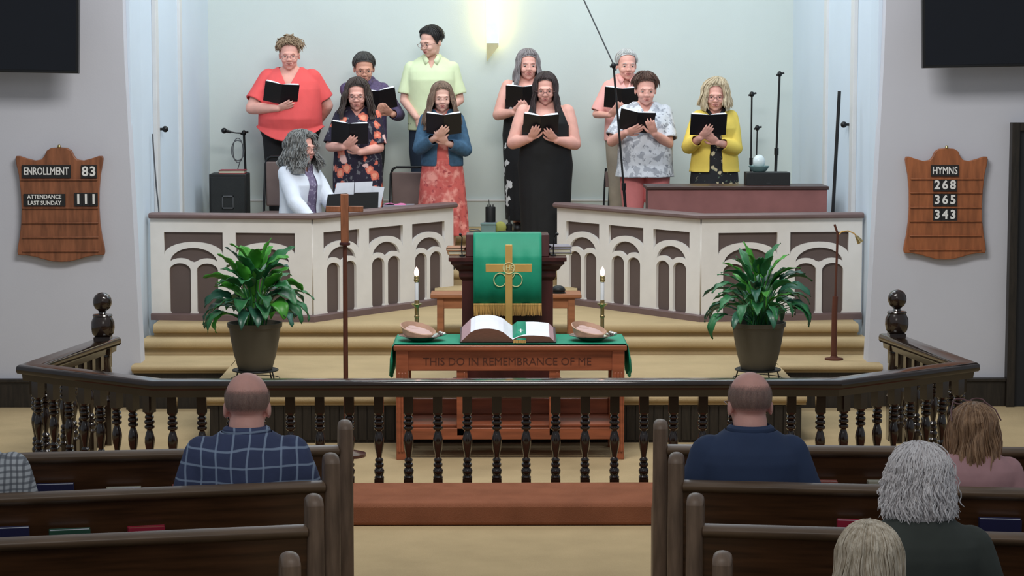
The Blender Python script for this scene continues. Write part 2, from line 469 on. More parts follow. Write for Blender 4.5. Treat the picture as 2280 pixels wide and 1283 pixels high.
# ------------------------------------------------------------------ lit wall cross
c = at(1097, 60, YBW - .06)
t = thing('wall_cross', 'tall backlit white cross mounted on the back wall, glowing yellow at its edges', 'cross', (c.x, YBW, at(1085, 138, YBW - .06).z))
hw = 0.056
zb = 0.0; zt = 2.6
bm = bmesh.new(); prism(bm, [(-hw, zb), (hw * .95, zb + 0.14), (hw, zb + 0.16), (hw, zt), (-hw, zt)], -0.10, -0.085, 'y'); bx(bm, -.62, .62, -0.10, -0.085, 1.62, 1.74)
obj('front_panel', bm, M['ledwhite'], t)
bm = bmesh.new(); prism(bm, [(-hw, zb), (hw * .95, zb + 0.14), (hw * .95, zb + 0.17), (-hw, zb + .17)], -0.104, -0.099, 'y')
obj('pointed_foot', bm, M['crossgold'], t)
bm = bmesh.new(); bx(bm, -.05, .05, -0.085, -0.0, zb + .2, zt); obj('light_strip', bm, M['ledyellow'], t)

# ------------------------------------------------------------------ screens on the front wall
def screen(cx0, cx1, pyb, roll, label):
    Y = 16.85
    a = at(cx0, pyb, Y); b = at(cx1, pyb, Y)
    t = thing('television', label, 'television', ((a.x + b.x) / 2, Y, a.z)); t.rotation_euler = (R(-3), R(roll), 0)
    W = (b.x - a.x) / 2
    obj('screen', box(-W + .02, W - .02, -0.035, -0.028, 0.02, W * 1.125 - .02), M['tv'], t)
    obj('bezel', box(-W, W, -0.03, 0.03, 0, W * 1.125), M['tvframe'], t, bevel=.004)
    obj('bracket', box(-.2, .2, 0.02, 0.26, W * .4, W * .7), M['blackm'], t)
screen(-262, 176, 160, 1.0, 'large black wall television at the upper left')
screen(2053, 2490, 148, -1.0, 'large black wall television at the upper right')

# ------------------------------------------------------------------ hymn boards
def board(px0, px1, pyt, pyb, label, m, left):
    Y = 17.11; a = at(px0, pyb, Y); b = at(px1, pyt, Y)
    W = b.x - a.x; H = b.z - a.z
    t = thing('hymn_board', label, 'sign board', (a.x + W / 2, Y, a.z))
    s = W / 2
    half = [(0, 1.0), (.18, .995), (.28, .972), (.33, .93), (.40, .895), (.55, .885), (.75, .905), (.90, .925), (.985, .925), (1.0, .90), (.985, .86), (.93, .76), (.895, .62), (.885, .48), (.90, .34), (.94, .22), (.985, .14), (1.0, .09), (.985, .06), (.80, .058), (.60, .045), (.40, .022), (.2, .003), (0, 0)]
    pts = [(x * s, z * H) for x, z in half] + [(-x * s, z * H) for x, z in half[-2:0:-1]]
    bm = bmesh.new(); prism(bm, pts, -0.02, 0.02, 'y'); obj('backboard', bm, m, t, bevel=.006)
    for pyr in ((400, 463, 496, 528, 559) if left else (398, 430, 463, 495, 528, 560)):
        z = H * (583 - pyr) / 255 - .004
        bm = bmesh.new(); bx(bm, -s * .87, s * .87, -0.034, -0.018, z, z + .009); obj('rail', bm, m, t, bevel=.002)
    obj('hanger', lathe(bmesh.new(), [(.008, H - .005), (.014, H + .004), (.01, H + .018), (.002, H + .022)], (0, -.012, 0), 10), M['brassd'], t)
    def tile(px0_, px1_, py0, py1, s_, size, sx=1, off=0.0014, lines=None):
        p = at(px0_, py1, Y - .03); q = at(px1_, py0, Y - .03)
        lx0 = p.x - t.location.x; lx1 = q.x - t.location.x; z0 = p.z - a.z; z1 = q.z - a.z
        tl = obj('tile', box(lx0, lx1, -0.032, -0.022, z0, z1), M['tile'], t)
        ls = lines or [s_]
        for i, l in enumerate(ls):
            zc = z1 - (z1 - z0) * (i + .5) / len(ls)
            text('lettering', l, size, M['white'], Matrix.Translation(((lx0 + lx1) / 2, -0.033, zc)) @ FACE, tl, 0.001, off, sx)
    if left:
        tile(49, 157, 368, 396, 'ENROLLMENT', .078, .68)
        for i, ch in enumerate('83'): tile(181 + i * 17, 198 + i * 17, 368, 397, ch, .098, 1.0, .003)
        tile(53, 145, 432, 459, '', .042, .92, .001, ['ATTENDANCE', 'LAST SUNDAY'])
        for i in range(3): tile(166 + i * 17, 183 + i * 17, 430, 459, '1', .098, .9, .004)
    else:
        tile(2073, 2135, 368, 393, 'HYMNS', .078, .72)
        for r_, num in enumerate(('268', '365', '343')):
            for i, ch in enumerate(num):
                tile(2078 + i * 17.5, 2095.5 + i * 17.5, 399 + r_ * 33, 426 + r_ * 33, ch, .092, .95, .003)
board(40, 230, 328, 583, 'brown wooden attendance board with ENROLLMENT 83 on the left wall', M['board'], True)
board(2011, 2199, 330, 578, 'wooden HYMNS board listing 268, 365 and 343 on the right wall', M['board2'], False)

# ------------------------------------------------------------------ choir railings
def mesh_with_holes(outer, holes, thick):
    cu = bpy.data.curves.new('t', 'CURVE'); cu.dimensions = '2D'; cu.fill_mode = 'BOTH'; cu.extrude = thick / 2
    for poly in [outer] + holes:
        sp = cu.splines.new('POLY'); sp.points.add(len(poly) - 1)
        for p, q in zip(sp.points, poly): p.co = (q[0], q[1], 0, 1)
        sp.use_cyclic_u = True
    to = bpy.data.objects.new('t', cu); COL.objects.link(to)
    dg = bpy.context.evaluated_depsgraph_get()
    me = bpy.data.meshes.new_from_object(to.evaluated_get(dg)); bpy.data.objects.remove(to)
    me.transform(FACE); me.materials.clear()
    return me

def arc(xc, rx, zs, za, n=14, rev=False):
    p = [(xc - rx * math.cos(PI * k / n), zs + (za - zs) * math.sin(PI * k / n)) for k in range(n + 1)]
    return p[::-1] if rev else p
def panel_holes(x0, w, top):
    X = lambda u: x0 + w * u
    sp = top - .18; h1 = [(x0, top), (X(1), top)] + arc(X(.5), w * .5, sp, top - .077, 18, True)
    lens = arc(X(.5), w * .405, top - .243, top - .123, 16)
    lens += arc(X(.725), w * .18, top - .243, top - .206, 8, True)[1:-1] + [(X(.5), top - .238)] + arc(X(.275), w * .18, top - .243, top - .206, 8, True)[1:-1]
    hs = [h1, lens]
    for u0, u1 in ((.085, .45), (.55, .915)):
        a, b = X(u0), X(u1); rr = .025; zb = top - .651
        L = arc((a + b) / 2, (b - a) / 2, top - .305, top - .247, 12)
        L += [(b, zb + rr), (b - rr * .3, zb + rr * .3), (b - rr, zb), (a + rr, zb), (a + rr * .3, zb + rr * .3), (a, zb + rr)]
        hs.append(L)
    return hs

def railing(side):
    # plan points outer -> bend -> inner
    if side < 0: P = [(-2.72, 18.12), (-1.43, 17.95), (-.355, 19.42)]
    else: P = [(2.92, 18.12), (1.63, 17.95), (.545, 19.42)]
    t = thing('choir_railing', 'cream choir railing with brown arched panels on the %s side of the steps' % ('left' if side < 0 else 'right'), 'railing', (P[1][0], P[1][1], Z3), 0, None)
    H = 0.81; top = 0.755
    prof = [(-.05, H), (.07, H), (.08, H + .012), (.08, H + .03), (.065, H + .042), (-.045, H + .042), (-.06, H + .03), (-.06, H + .012)]
    path = P if side < 0 else P
    path = [(p[0] - P[1][0], p[1] - P[1][1]) for p in P]
    s = -1 if side < 0 else 1
    # offset to the left of travel = back for left side (travelling +x)
    def prf(pr): return [(o * (1 if side < 0 else -1), z) for o, z in pr]
    obj('cap_rail', sweep(bmesh.new(), path, prf(prof)), M['brownlight'], t)
    obj('base_trim', sweep(bmesh.new(), path, prf([(-.035, 0), (.05, 0), (.05, .055), (-.02, .055), (-.035, .045)])), M['brownlight'], t)
    for i, npan in ((0, 2), (1, 3)):
        A = Vector(path[i]); B = Vector(path[i + 1])
        if side > 0: A, B = B, A      # left to right
        L = (B - A).length; ang = math.atan2((B - A).y, (B - A).x)
        if i == 0: pw = .475; gap = .105; m0 = (L - npan * pw - (npan - 1) * gap) * (.45 if side < 0 else .55)
        else: pw = .44; gap = (L - 3 * pw) / 4 ; m0 = gap
        if i == 1: gap = (L - 3 * pw) / 4
        holes = []; xs = []
        for k in range(npan):
            x0 = m0 + k * (pw + gap); xs.append(x0); holes += panel_holes(x0, pw, top - .055)
        me = mesh_with_holes([(0.0, .05), (L, .05), (L, H), (0.0, H)], holes, .024)
        mt = Matrix.Translation((A.x, A.y, 0)) @ Matrix.Rotation(ang, 4, 'Z')
        me.transform(mt); finish('panel_frame', me, M['creamwood'], t, False)
        bm = bmesh.new(); bx(bm, 0.0, L, .03, .045, .05, H, mt); obj('back_panel', bm, M['creamwood'], t, False)
        for x0 in xs:
            bm = bmesh.new(); bx(bm, x0 - .02, x0 + pw + .02, .012, .026, .04, top - .03, mt); pn = obj('arched_panel', bm, M['brownpanel'], t, False)
            bm = bmesh.new(); bx(bm, x0 - .03, x0 + pw + .03, -.022, -.010, top - .055 - .70, top - .055 - .685, mt); obj('sill', bm, M['creamwood'], t, False)
    return t
railing(-1); railing(1)

# ------------------------------------------------------------------ altar rail
RP = [(-2.62, 15.55), (-2.88, 14.12), (-1.99, 13.42), (2.02, 13.42), (2.95, 14.18), (2.73, 15.7)]
t = thing('altar_rail', 'dark varnished communion rail with turned balusters across the front', 'altar rail', (0, 13.42, 0))
RT = 0.725
rp = [(p[0], p[1] - 13.42) for p in RP]
pr = [(-.068, RT - .055), (-.075, RT - .045)] + [(-.05 + .025 * math.cos(PI - PI / 2 * k / 6) , RT - .024 + .024 * math.sin(PI / 2 * k / 6)) for k in range(7)] + [(.05 + .025 * math.cos(PI / 2 - PI / 2 * k / 6), RT - .024 + .024 * math.sin(PI / 2 - PI / 2 * k / 6)) for k in range(7)] + [(.075, RT - .045), (.068, RT - .055)]
obj('handrail', sweep(bmesh.new(), rp, pr), M['railwood'], t)
obj('under_rail', sweep(bmesh.new(), rp, [(-.04, RT - .10), (.04, RT - .10), (.045, RT - .055), (-.045, RT - .055)]), M['railwood'], t)
def baluster_bm():
    bm = bmesh.new(); q = .028
    bx(bm, -q, q, -q, q, 0, .13); bx(bm, -q, q, -q, q, .525, RT - .06)
    pf = [(.028, .128), (.030, .14), (.022, .15), (.026, .158), (.030, .168), (.030, .182), (.024, .192), (.018, .198), (.026, .204), (.028, .213), (.026, .222), (.018, .228), (.024, .235), (.026, .243), (.022, .25), (.015, .258),
          (.018, .28), (.025, .31), (.030, .345), (.029, .37), (.022, .40), (.016, .415), (.017, .42), (.028, .427), (.030, .436), (.028, .444), (.018, .45), (.028, .456), (.031, .466), (.028, .476), (.018, .482), (.026, .488), (.028, .496), (.024, .504), (.018, .508), (.028, .518), (.030, .528)]
    return lathe(bm, pf, seg=14)
BO = obj('baluster', baluster_bm(), M['railwood'], t, bevel=0)
first = True
segs = [(0, 1, 9), (1, 2, 8), (2, 3, 23), (3, 4, 8), (4, 5, 9)]
for i, j, n in segs:
    A = Vector(rp[i]); B = Vector(rp[j])
    for k in range(n):
        u = (k + (0.5 if i != 2 else 0.5)) / n
        p = A.lerp(B, u); ang = math.atan2((B - A).y, (B - A).x)
        if first: o = BO; first = False
        else: o = BO.copy(); COL.objects.link(o)
        o.parent = t; o.location = (p.x, p.y, 0); o.rotation_euler = (0, 0, ang)
for p in ((rp[0][0] - .03, rp[0][1] - .12), (rp[5][0] + .03, rp[5][1] - .12)):
    bm = bmesh.new(); q = .055
    bx(bm, -q, q, -q, q, 0, .30)
    lathe(bm, [(.05, .29), (.062, .31), (.045, .34), (.05, .36), (.058, .42), (.056, .50), (.045, .58), (.05, .60), (.045, .62)], seg=24)
    bx(bm, -q, q, -q, q, .62, .74)
    lathe(bm, [(.055, .74), (.072, .76), (.080, .80), (.078, .84), (.066, .865), (.062, .875), (.068, .882), (.062, .892), (.03, .895), (.024, .905), (.020, .915)], seg=28)
    np_ = obj('newel_post', bm, M['railwood'], t); np_.location = (p[0], p[1], 0)
    bm = bmesh.new(); lathe(bm, [(.02, .905), (.032, .918), (.05, .932), (.061, .955), (.064, .975), (.060, 1.0), (.048, 1.02), (.028, 1.035), (.006, 1.04)], seg=28)
    b_ = obj('ball_finial', bm, M['railwood'], np_)
# kneeler
bm = bmesh.new()
pth = [(-2.95, 13.95), (-2.03, 13.18), (2.06, 13.18), (3.05, 13.98)]
tag(obj('kneeler', sweep(bm, [(p[0] * 1.0, p[1]) for p in pth], [(-.52, 0), (.12, 0), (.12, .125), (.10, .132), (-.48, .132), (-.515, .125)]), M['rust'], bevel=.02), 'rust carpeted kneeling step in front of the altar rail', 'kneeler')

# ------------------------------------------------------------------ communion table
TY, TX = 14.81, 0.105
TW = .745; TH = .755; TD = .56
t = thing('communion_table', 'cherry communion table carved THIS DO IN REMEMBRANCE OF ME', 'table', (TX, TY, 0))
obj('tabletop', box(-TW - .015, TW + .015, -.02, TD, TH - .035, TH), M['table'], t, bevel=.008)
bm = bmesh.new(); bx(bm, -TW + .03, TW - .03, .012, .04, TH - .17, TH - .035); bx(bm, -TW + .03, TW - .03, TD - .05, TD - .02, TH - .17, TH - .035)
for s in (-1, 1): bx(bm, s * (TW - .03) - .012, s * (TW - .03) + .012, .04, TD - .05, TH - .17, TH - .035)
obj('apron', bm, M['table'], t, bevel=.003)
text('inscription', 'THIS DO IN REMEMBRANCE OF ME', .072, M['tablecarve'], Matrix.Translation((-.02, .0115, TH - .112)) @ FACE, t, .001, 0.0, .98)
for x in (-TW + .04, TW - .04):
    for y in (.03, TD - .05):
        bm = bmesh.new(); bx(bm, x - .04, x + .04, y - .035, y + .035, 0, TH - .035)
        for k in range(3): bx(bm, x - .028 + k * .021, x - .014 + k * .021, y - .041, y - .034, .05, TH - .18)
        obj('leg', bm, M['table'], t, bevel=.004)
for x in (-.315, .29):
    bm = bmesh.new(); bx(bm, x - .035, x + .035, .02, .07, .155, TH - .17); bx(bm, x + .012, x + .02, .014, .02, .16, TH - .18); obj('post', bm, M['table'], t, bevel=.003)
obj('stretcher', box(-TW + .08, TW - .08, .02, .055, .13, .205), M['table'], t, bevel=.004)
obj('shelf', box(-TW + .08, TW - .08, .06, TD - .06, .205, .225), M['table'], t, bevel=.003)
obj('back_rail', box(-TW + .08, TW - .08, TD - .07, TD - .04, .225, .33), M['table'], t, bevel=.004)
# cloth
bm = bmesh.new()
c0 = TH + .001; n = 26
prof = [(-TW - .035, c0 - .20), (-TW - .030, c0 - .1), (-TW - .022, c0 - .012), (-TW - .008, c0 + .005), (TW + .008, c0 + .005), (TW + .022, c0 - .012), (TW + .03, c0 - .1), (TW + .035, c0 - .20)]
prev = None
ys = [.0 + (TD - .02) * k / n for k in range(n + 1)]
for k, y in enumerate(ys):
    row = []
    for i, (x, z) in enumerate(prof):
        hang = (i in (0, 7)); wv = .012 * math.sin(k * 1.3) if i in (0, 1, 6, 7) else 0
        zz = z + (.03 * math.sin(k * .9) if hang else 0)
        row.append(bm.verts.new((x + wv, y, zz)))
    if prev:
        for i in range(len(row) - 1): bm.faces.new((prev[i], prev[i + 1], row[i + 1], row[i]))
    prev = row
o = obj('table_cloth', bm, M['green']); o.location = (TX, TY, 0)
md = o.modifiers.new('solid', 'SOLIDIFY'); md.thickness = .003; md.offset = 1
tag(o, 'bright green cloth runner covering the communion table top', 'table cloth')
TZ = TH + .0095

# open bible
bxp = at(1131, 745, 15.02)
t = thing('open_bible', 'large open Bible with thick left pages on the green table cloth', 'book', (bxp.x, 14.98, TZ))
obj('cover', box(-.315, .315, -.15, .14, 0, .008), M['pianowood'], t, bevel=.003)
def page_block(x0, hs, x1, name, tp):
    bm = bmesh.new(); n = len(hs)
    for (ya, yb) in ((-.14, .13),):
        A = []; B = []
        for i, h in enumerate(hs):
            u = i / (n - 1); x = x0 + (x1 - x0) * u
            A.append((bm.verts.new((x, ya, .008)), bm.verts.new((x, ya, .008 + h))))
            B.append((bm.verts.new((x, yb, .008)), bm.verts.new((x, yb, .008 + h))))
        tops = []
        for i in range(n - 1):
            bm.faces.new((A[i][0], A[i + 1][0], A[i + 1][1], A[i][1])).material_index = 1
            bm.faces.new((B[i][0], B[i][1], B[i + 1][1], B[i + 1][0])).material_index = 1
            bm.faces.new((A[i][1], A[i + 1][1], B[i + 1][1], B[i][1]))
            bm.faces.new((A[i][0], B[i][0], B[i + 1][0], A[i + 1][0]))
        bm.faces.new((A[0][0], A[0][1], B[0][1], B[0][0])).material_index = 2
        bm.faces.new((A[-1][0], B[-1][0], B[-1][1], A[-1][1])).material_index = 2
    # fore edge slants outward
    for v in bm.verts:
        if v.co.z < .01:
            if abs(v.co.x - x0) < 1e-4 and tp == 'l': v.co.x -= .06
            if abs(v.co.x - x1) < 1e-4 and tp == 'r': v.co.x += .03
    bmesh.ops.recalc_face_normals(bm, faces=bm.faces[:])
    o = obj(name, bm, None, t, smooth=False)
    for q in (M['page'], M['pagebrown'], M['pageedge']): o.data.materials.append(q)
    return o
page_block(-.245, [.062, .078, .085, .088, .088, .084, .076, .062, .035, .012], .03, 'left_pages', 'l')
page_block(.03, [.012, .03, .038, .040, .040, .038, .034, .030], .27, 'right_pages', 'r')
t.rotation_euler = (R(13), 0, 0); t.location.z += .036; t.location.y += .0
bm = bmesh.new(); prism(bm, [(-.15, -.001), (.13, -.001), (.13, -.062)], -.2, .2, 'x'); obj('rest', bm, M['pianowood'], t)
# green bookmark lying across the pages
bm = bmesh.new(); pv = None
for k in range(12):
    y = .125 - .29 * k / 11; z = .052 if k < 10 else .052 - .03 * (k - 9)
    if k >= 10: y = -.145 - .003 * (k - 9)
    row = [bm.verts.new((.03, y, z - .028 if k < 10 else z - .02)), bm.verts.new((.06, y, z)), bm.verts.new((.118, y, z))]
    if pv:
        for i in range(2): bm.faces.new((pv[i], pv[i + 1], row[i + 1], row[i]))
    pv = row
bk = obj('bookmark', bm, M['green']); bk.location = t.location; bk.rotation_euler = t.rotation_euler
bk.modifiers.new('s', 'SOLIDIFY').thickness = .002
tag(bk, 'green bookmark ribbon with a small white cross lying across the open Bible', 'bookmark')
bm = bmesh.new()
for k in range(22):
    x = .036 + k * .0037; tube(bm, [(x, -.147, .02), (x + rnd.uniform(-.002, .002), -.155, .004), (x + rnd.uniform(-.002, .002), -.160 - rnd.random() * .004, .004)], .0016, 5)
obj('fringe', bm, M['fringe'], bk)
bm = bmesh.new(); bx(bm, .079, .087, -.10, -.03, .0525, .0545); bx(bm, .066, .100, -.062, -.052, .0525, .0545); obj('cross_motif', bm, M['white'], bk)

# standing brass cross
c = at(1133, 716, 15.27)
t = thing('altar_cross', 'gold standing cross with IHS medallion on the table in front of the green pulpit cloth', 'cross', (c.x, 15.27, TZ))
zt = at(1133, 545, 15.27).z - TZ; zc0 = at(1133, 606, 15.27).z - TZ; zc1 = at(1133, 588, 15.27).z - TZ
bm = bmesh.new(); bx(bm, -.0235, .0235, -.012, .012, .07, zt); bx(bm, -.155, -.0235, -.012, .012, zc0, zc1); bx(bm, .0235, .155, -.012, .012, zc0, zc1)
obj('cross', bm, M['brass'], t, bevel=.003)
zm = (zc0 + zc1) / 2
bm = bmesh.new(); tube(bm, [(.038 * math.cos(q), -.014, zm + .036 * math.sin(q)) for q in [2 * PI * k / 28 for k in range(28)]], .004, 6, closed=True); md_ = obj('medallion_ring', bm, M['emb'], t)
text('lettering', 'IHS', .052, M['emb'], Matrix.Translation((0, -.0135, zm)) @ FACE, md_, .0015, .0006, .9)
bm = bmesh.new(); bx(bm, -.035, .035, -.03, .03, .05, .072); bx(bm, -.055, .055, -.045, .045, .022, .05); bx(bm, -.075, .075, -.06, .06, 0, .022); obj('stepped_base', bm, M['brassd'], t, bevel=.003)

# candlesticks
def candle(px, label, pyf, rz=0):
    c = at(px, 740, 15.24)
    t = thing('candlestick', label, 'candlestick', (c.x, 15.24, TZ), rz, 'table candlesticks')
    bm = bmesh.new(); lathe(bm, [(.04, 0), (.042, .006), (.03, .014), (.016, .022), (.013, .05), (.013, .12), (.017, .125), (.017, .135), (.013, .14), (.013, .19), (.018, .2), (.03, .208), (.038, .215), (.036, .219), (.016, .216), (.014, .235), (.015, .24)], seg=20)
    obj('holder', bm, M['brassd'], t)
    obj('candle', lathe(bmesh.new(), [(.0125, .235), (.0125, .365), (.011, .368)], seg=16), M['wax'], t)
    bm = bmesh.new(); lathe(bm, [(.0125, .362), (.018, .368), (.019, .38), (.016, .386), (.018, .392), (.016, .402), (.011, .407)], seg=16); obj('socket', bm, M['brassd'], t)
    bm = bmesh.new(); lathe(bm, [(.010, .404), (.0145, .415), (.016, .428), (.013, .442), (.007, .455), (.001, .465)], seg=16); obj('flame_bulb', bm, M['bulb'], t)
    return t
candle(928, 'brass candlestick with lit white candle at the left back of the table', 590)
candle(1341, 'brass candlestick with lit white candle at the right back of the table', 590)

# silver plates with baskets
def plate(px, label, s, labb):
    c = at(px, 752, 14.98)
    t = thing('silver_plate', label, 'plate', (c.x, 14.99, TZ), 0, 'silver plates on the table')
    obj('dish', lathe(bmesh.new(), [(.06, 0), (.075, .004), (.09, .014), (.125, .03), (.15, .034), (.15, .037), (.122, .034), (.085, .02), (.07, .008), (.01, .006)], seg=40), M['silver'], t)
    bm = bmesh.new()
    for k in range(3):
        ell(bm, (s * .02 + .105 + .012 * k, .03 - .03 * k, .046), .018, .014, .012)
    lid = obj('handle_flourish', bm, M['silver'], t)
    b = thing('offering_basket', labb, 'basket', (c.x - .035, 14.99, TZ + .02)); b.rotation_euler = (R(18) * 1, R(13), 0)
    bm = bmesh.new()
    def ring(sx, z): return [bm.verts.new((.115 * sx * math.cos(2 * PI * k / 32), .085 * sx * math.sin(2 * PI * k / 32), z)) for k in range(32)]
    rg = [ring(.78, .012), ring(1.0, .062), ring(1.05, .068), ring(1.0, .072), ring(.93, .06), ring(.72, .022)]
    for a, bb in zip(rg, rg[1:]):
        for k in range(32): bm.faces.new((a[k], a[(k + 1) % 32], bb[(k + 1) % 32], bb[k]))
    bm.faces.new(rg[0][::-1]); bm.faces.new(rg[-1])
    obj('bowl', bm, M['basket'], b)
    bm = bmesh.new(); n = 14
    ell(bm, (0.01, 0, .045), .095, .066, .014); ell(bm, (-.03, .02, .052), .04, .03, .012)
    obj('lining', bm, M['basketin'], b)
plate(938, 'round silver plate holding a tilted basket left of the Bible', 1, 'light wooden oval basket tilted on the left silver plate')
plate(1318, 'round silver plate holding a basket right of the Bible', 1, 'brown oval basket resting on the right silver plate')

# ------------------------------------------------------------------ pulpit
PY = 15.62; c = at(1130, 600, PY)
PX = c.x
t = thing('pulpit', 'dark mahogany pulpit with flared cornice behind the table', 'pulpit', (PX, PY, ZA))
obj('body', box(-.312, .312, .0, .46, .03, .78), M['pulpit'], t, bevel=.004)
bm = bmesh.new(); bx(bm, -.385, .385, -.06, .5, 0, .035); bx(bm, -.35, .35, -.035, .48, .035, .07); obj('base', bm, M['pulpit'], t, bevel=.01)
bm = bmesh.new()
prf = [(0, .77), (.015, .79), (.02, .80), (.02, .835), (.04, .85), (.055, .875), (.075, .89), (.075, .905), (.09, .91), (.09, .935)]
for (o0, z0), (o1, z1) in zip(prf, prf[1:]):
    v = []
    for o_, z_ in ((o0, z0), (o1, z1)):
        v.append([bm.verts.new(q) for q in ((-.312 - o_, -o_, z_), (.312 + o_, -o_, z_), (.312 + o_, .46 + o_ * .3, z_), (-.312 - o_, .46 + o_ * .3, z_))])
    for k in range(4): bm.faces.new((v[0][k], v[0][(k + 1) % 4], v[1][(k + 1) % 4], v[1][k]))
v = [bm.verts.new(q) for q in ((-.402, -.09, .935), (.402, -.09, .935), (.402, .487, .935), (-.402, .487, .935))]; bm.faces.new(v)
bmesh.ops.remove_doubles(bm, verts=bm.verts[:], dist=.0001)
obj('cornice', bm, M['pulpit'], t, smooth=False)
zt = at(1130, 522, PY).z - ZA
bm = bmesh.new(); prism(bm, [(-.03, .935), (.42, .935), (.42, zt - .015), (-.01, zt)], -.285, .285, 'x')
obj('reading_desk', bm, M['pulpit'], t, bevel=.006)
# parament
bm = bmesh.new()
zl = at(1130, 680, PY - .1).z - ZA
pts = [(.3, zt - .005), (-.012, zt + .008), (-.045, zt - .03), (-.105, .95), (-.108, .93), (-.106, .8), (-.104, zl)]
hwid = at(1206, 600, PY - .1).x - PX
prev = None
for k in range(25):
    u = -1 + 2 * k / 24
    row = [bm.verts.new((u * hwid * 1.0, y + (.004 * math.sin(k * 1.1) if i > 3 else 0), z)) for i, (y, z) in enumerate(pts)]
    if prev:
        for i in range(len(row) - 1): bm.faces.new((prev[i], prev[i + 1], row[i + 1], row[i]))
    prev = row
pc = obj('pulpit_cloth', bm, M['green']); pc.location = t.location; pc.modifiers.new('s', 'SOLIDIFY').thickness = .003
tag(pc, 'green pulpit cloth with gold fringe and an embroidered ring emblem', 'pulpit cloth')
bm = bmesh.new()
for k in range(110):
    x = -hwid + 2 * hwid * (k + .5) / 110
    tube(bm, [(x, -.107, zl + .012), (x + rnd.uniform(-.001, .001), -.108, zl - .03), (x + rnd.uniform(-.003, .003), -.107, zl - .066 - rnd.random() * .008)], .0023, 5)
bx(bm, -hwid, hwid, -.112, -.106, zl, zl + .014)
obj('fringe', bm, M['fringe'], pc)
zc = at(1130, 618, PY - .1).z - ZA
bm = bmesh.new()
tube(bm, [(.018 + .030 * math.cos(a) + 0, -.113, zc + .035 + .042 * math.sin(a)) for a in [2 * PI * k / 24 for k in range(24)]], .003, 6, closed=True)
for cxo in (-.052, .057):
    tube(bm, [(cxo + .042 * math.cos(a), -.113, zc - .016 + .046 * math.sin(a)) for a in [2 * PI * k / 24 for k in range(24)]], .0035, 6, closed=True)
em = obj('emblem', bm, M['emb'], pc)

# books on the pulpit ledge
def flatbook(name, label, cat, loc, w_, d_, h_, cm, rz=0, group=None, pm=None):
    t = thing(name, label, cat, loc, rz, group)
    bm = bmesh.new(); bx(bm, -w_ / 2, w_ / 2, -d_ / 2, d_ / 2, 0, .004); bx(bm, -w_ / 2, w_ / 2, -d_ / 2, d_ / 2, h_ - .004, h_); bx(bm, -w_ / 2, -w_ / 2 + .004, -d_ / 2, d_ / 2, 0, h_)
    obj('cover', bm, cm, t, bevel=.001)
    obj('pages', box(-w_ / 2 + .004, w_ / 2 - .006, -d_ / 2 + .005, d_ / 2 - .005, .004, h_ - .004), pm or M['bookcream'], t)
    return t
lz = ZA + .937
flatbook('book', 'tan book at the bottom of the stack on the left pulpit ledge', 'book', (PX - .35, PY + .22, lz), .13, .2, .028, M['tanbook'], .05, 'books on the pulpit ledge')
flatbook('book', 'brown book on top of the stack on the left pulpit ledge', 'book', (PX - .352, PY + .22, lz + .029), .13, .2, .02, M['bench'], -.05, 'books on the pulpit ledge')
flatbook('book', 'pale thin book at the bottom of the stack on the right pulpit ledge', 'book', (PX + .365, PY + .2, lz), .15, .2, .015, M['bookcream'], .06, 'books on the pulpit ledge')
flatbook('book', 'thick grey book in the middle of the right pulpit ledge stack', 'book', (PX + .368, PY + .2, lz + .016), .15, .2, .028, M['greybook'], -.04, 'books on the pulpit ledge')
flatbook('book', 'thin grey book on top of the right pulpit ledge stack', 'book', (PX + .366, PY + .2, lz + .045), .145, .19, .014, M['greybook'], .1, 'books on the pulpit ledge')
# bench behind pulpit
c0 = at(958, 655, 17.2); c1 = at(1295, 655, 17.2)
t = thing('bench', 'plain light oak bench behind the pulpit', 'bench', ((c0.x + c1.x) / 2, 17.2, ZA))
W = (c1.x - c0.x) / 2; zt = at(1000, 656, 17.2).z - ZA
obj('seat', box(-W, W, 0, .3, zt - .03, zt), M['bench'], t, bevel=.006)
obj('apron', box(-W + .08, W - .08, .03, .27, zt - .11, zt - .03), M['bench'], t, bevel=.003)
for x in (-W + .075, W - .075):
    for y in (.045, .255): obj('leg', box(x - .025, x + .025, y - .025, y + .025, 0, zt - .03), M['bench'], t, bevel=.003)
c = at(1243, 652, 17.3)
bm = bmesh.new(); ell(bm, (0, 0, .025), .055, .05, .035); lathe(bm, [(.05, 0), (.06, .004), (.05, .01)], seg=24)
o = obj('bowl', bm, M['iron']); o.location = (c.x, 17.3, ZA + zt); tag(o, 'small dark rounded bowl lying on the bench beside the pulpit', 'bowl')
# wire and small microphone at the pulpit left
bm = bmesh.new(); q = Vector((PX - .292, PY - .035, 0))
tube(bm, [(0, 0, lz), (-.005, -.004, lz + .06), (.0, -.01, lz + .13), (-.012, -.04, lz + .15)], .004); ell(bm, (-.012, -.045, lz + .152), .01, .014, .01)
lathe(bm, [(.02, lz), (.02, lz + .008), (.006, lz + .012)], seg=14)
o = obj('desk_microphone', bm, M['blackm']); o.location = (PX - .31, PY, 0.001); tag(o, 'thin black gooseneck microphone on the left of the pulpit desk', 'microphone')
o2 = o.copy(); COL.objects.link(o2); o2.location = (PX + .315, PY + .03, .001); o2.rotation_euler = (0, 0, .8); tag(o2, 'small black gooseneck microphone on the right of the pulpit desk', 'microphone')

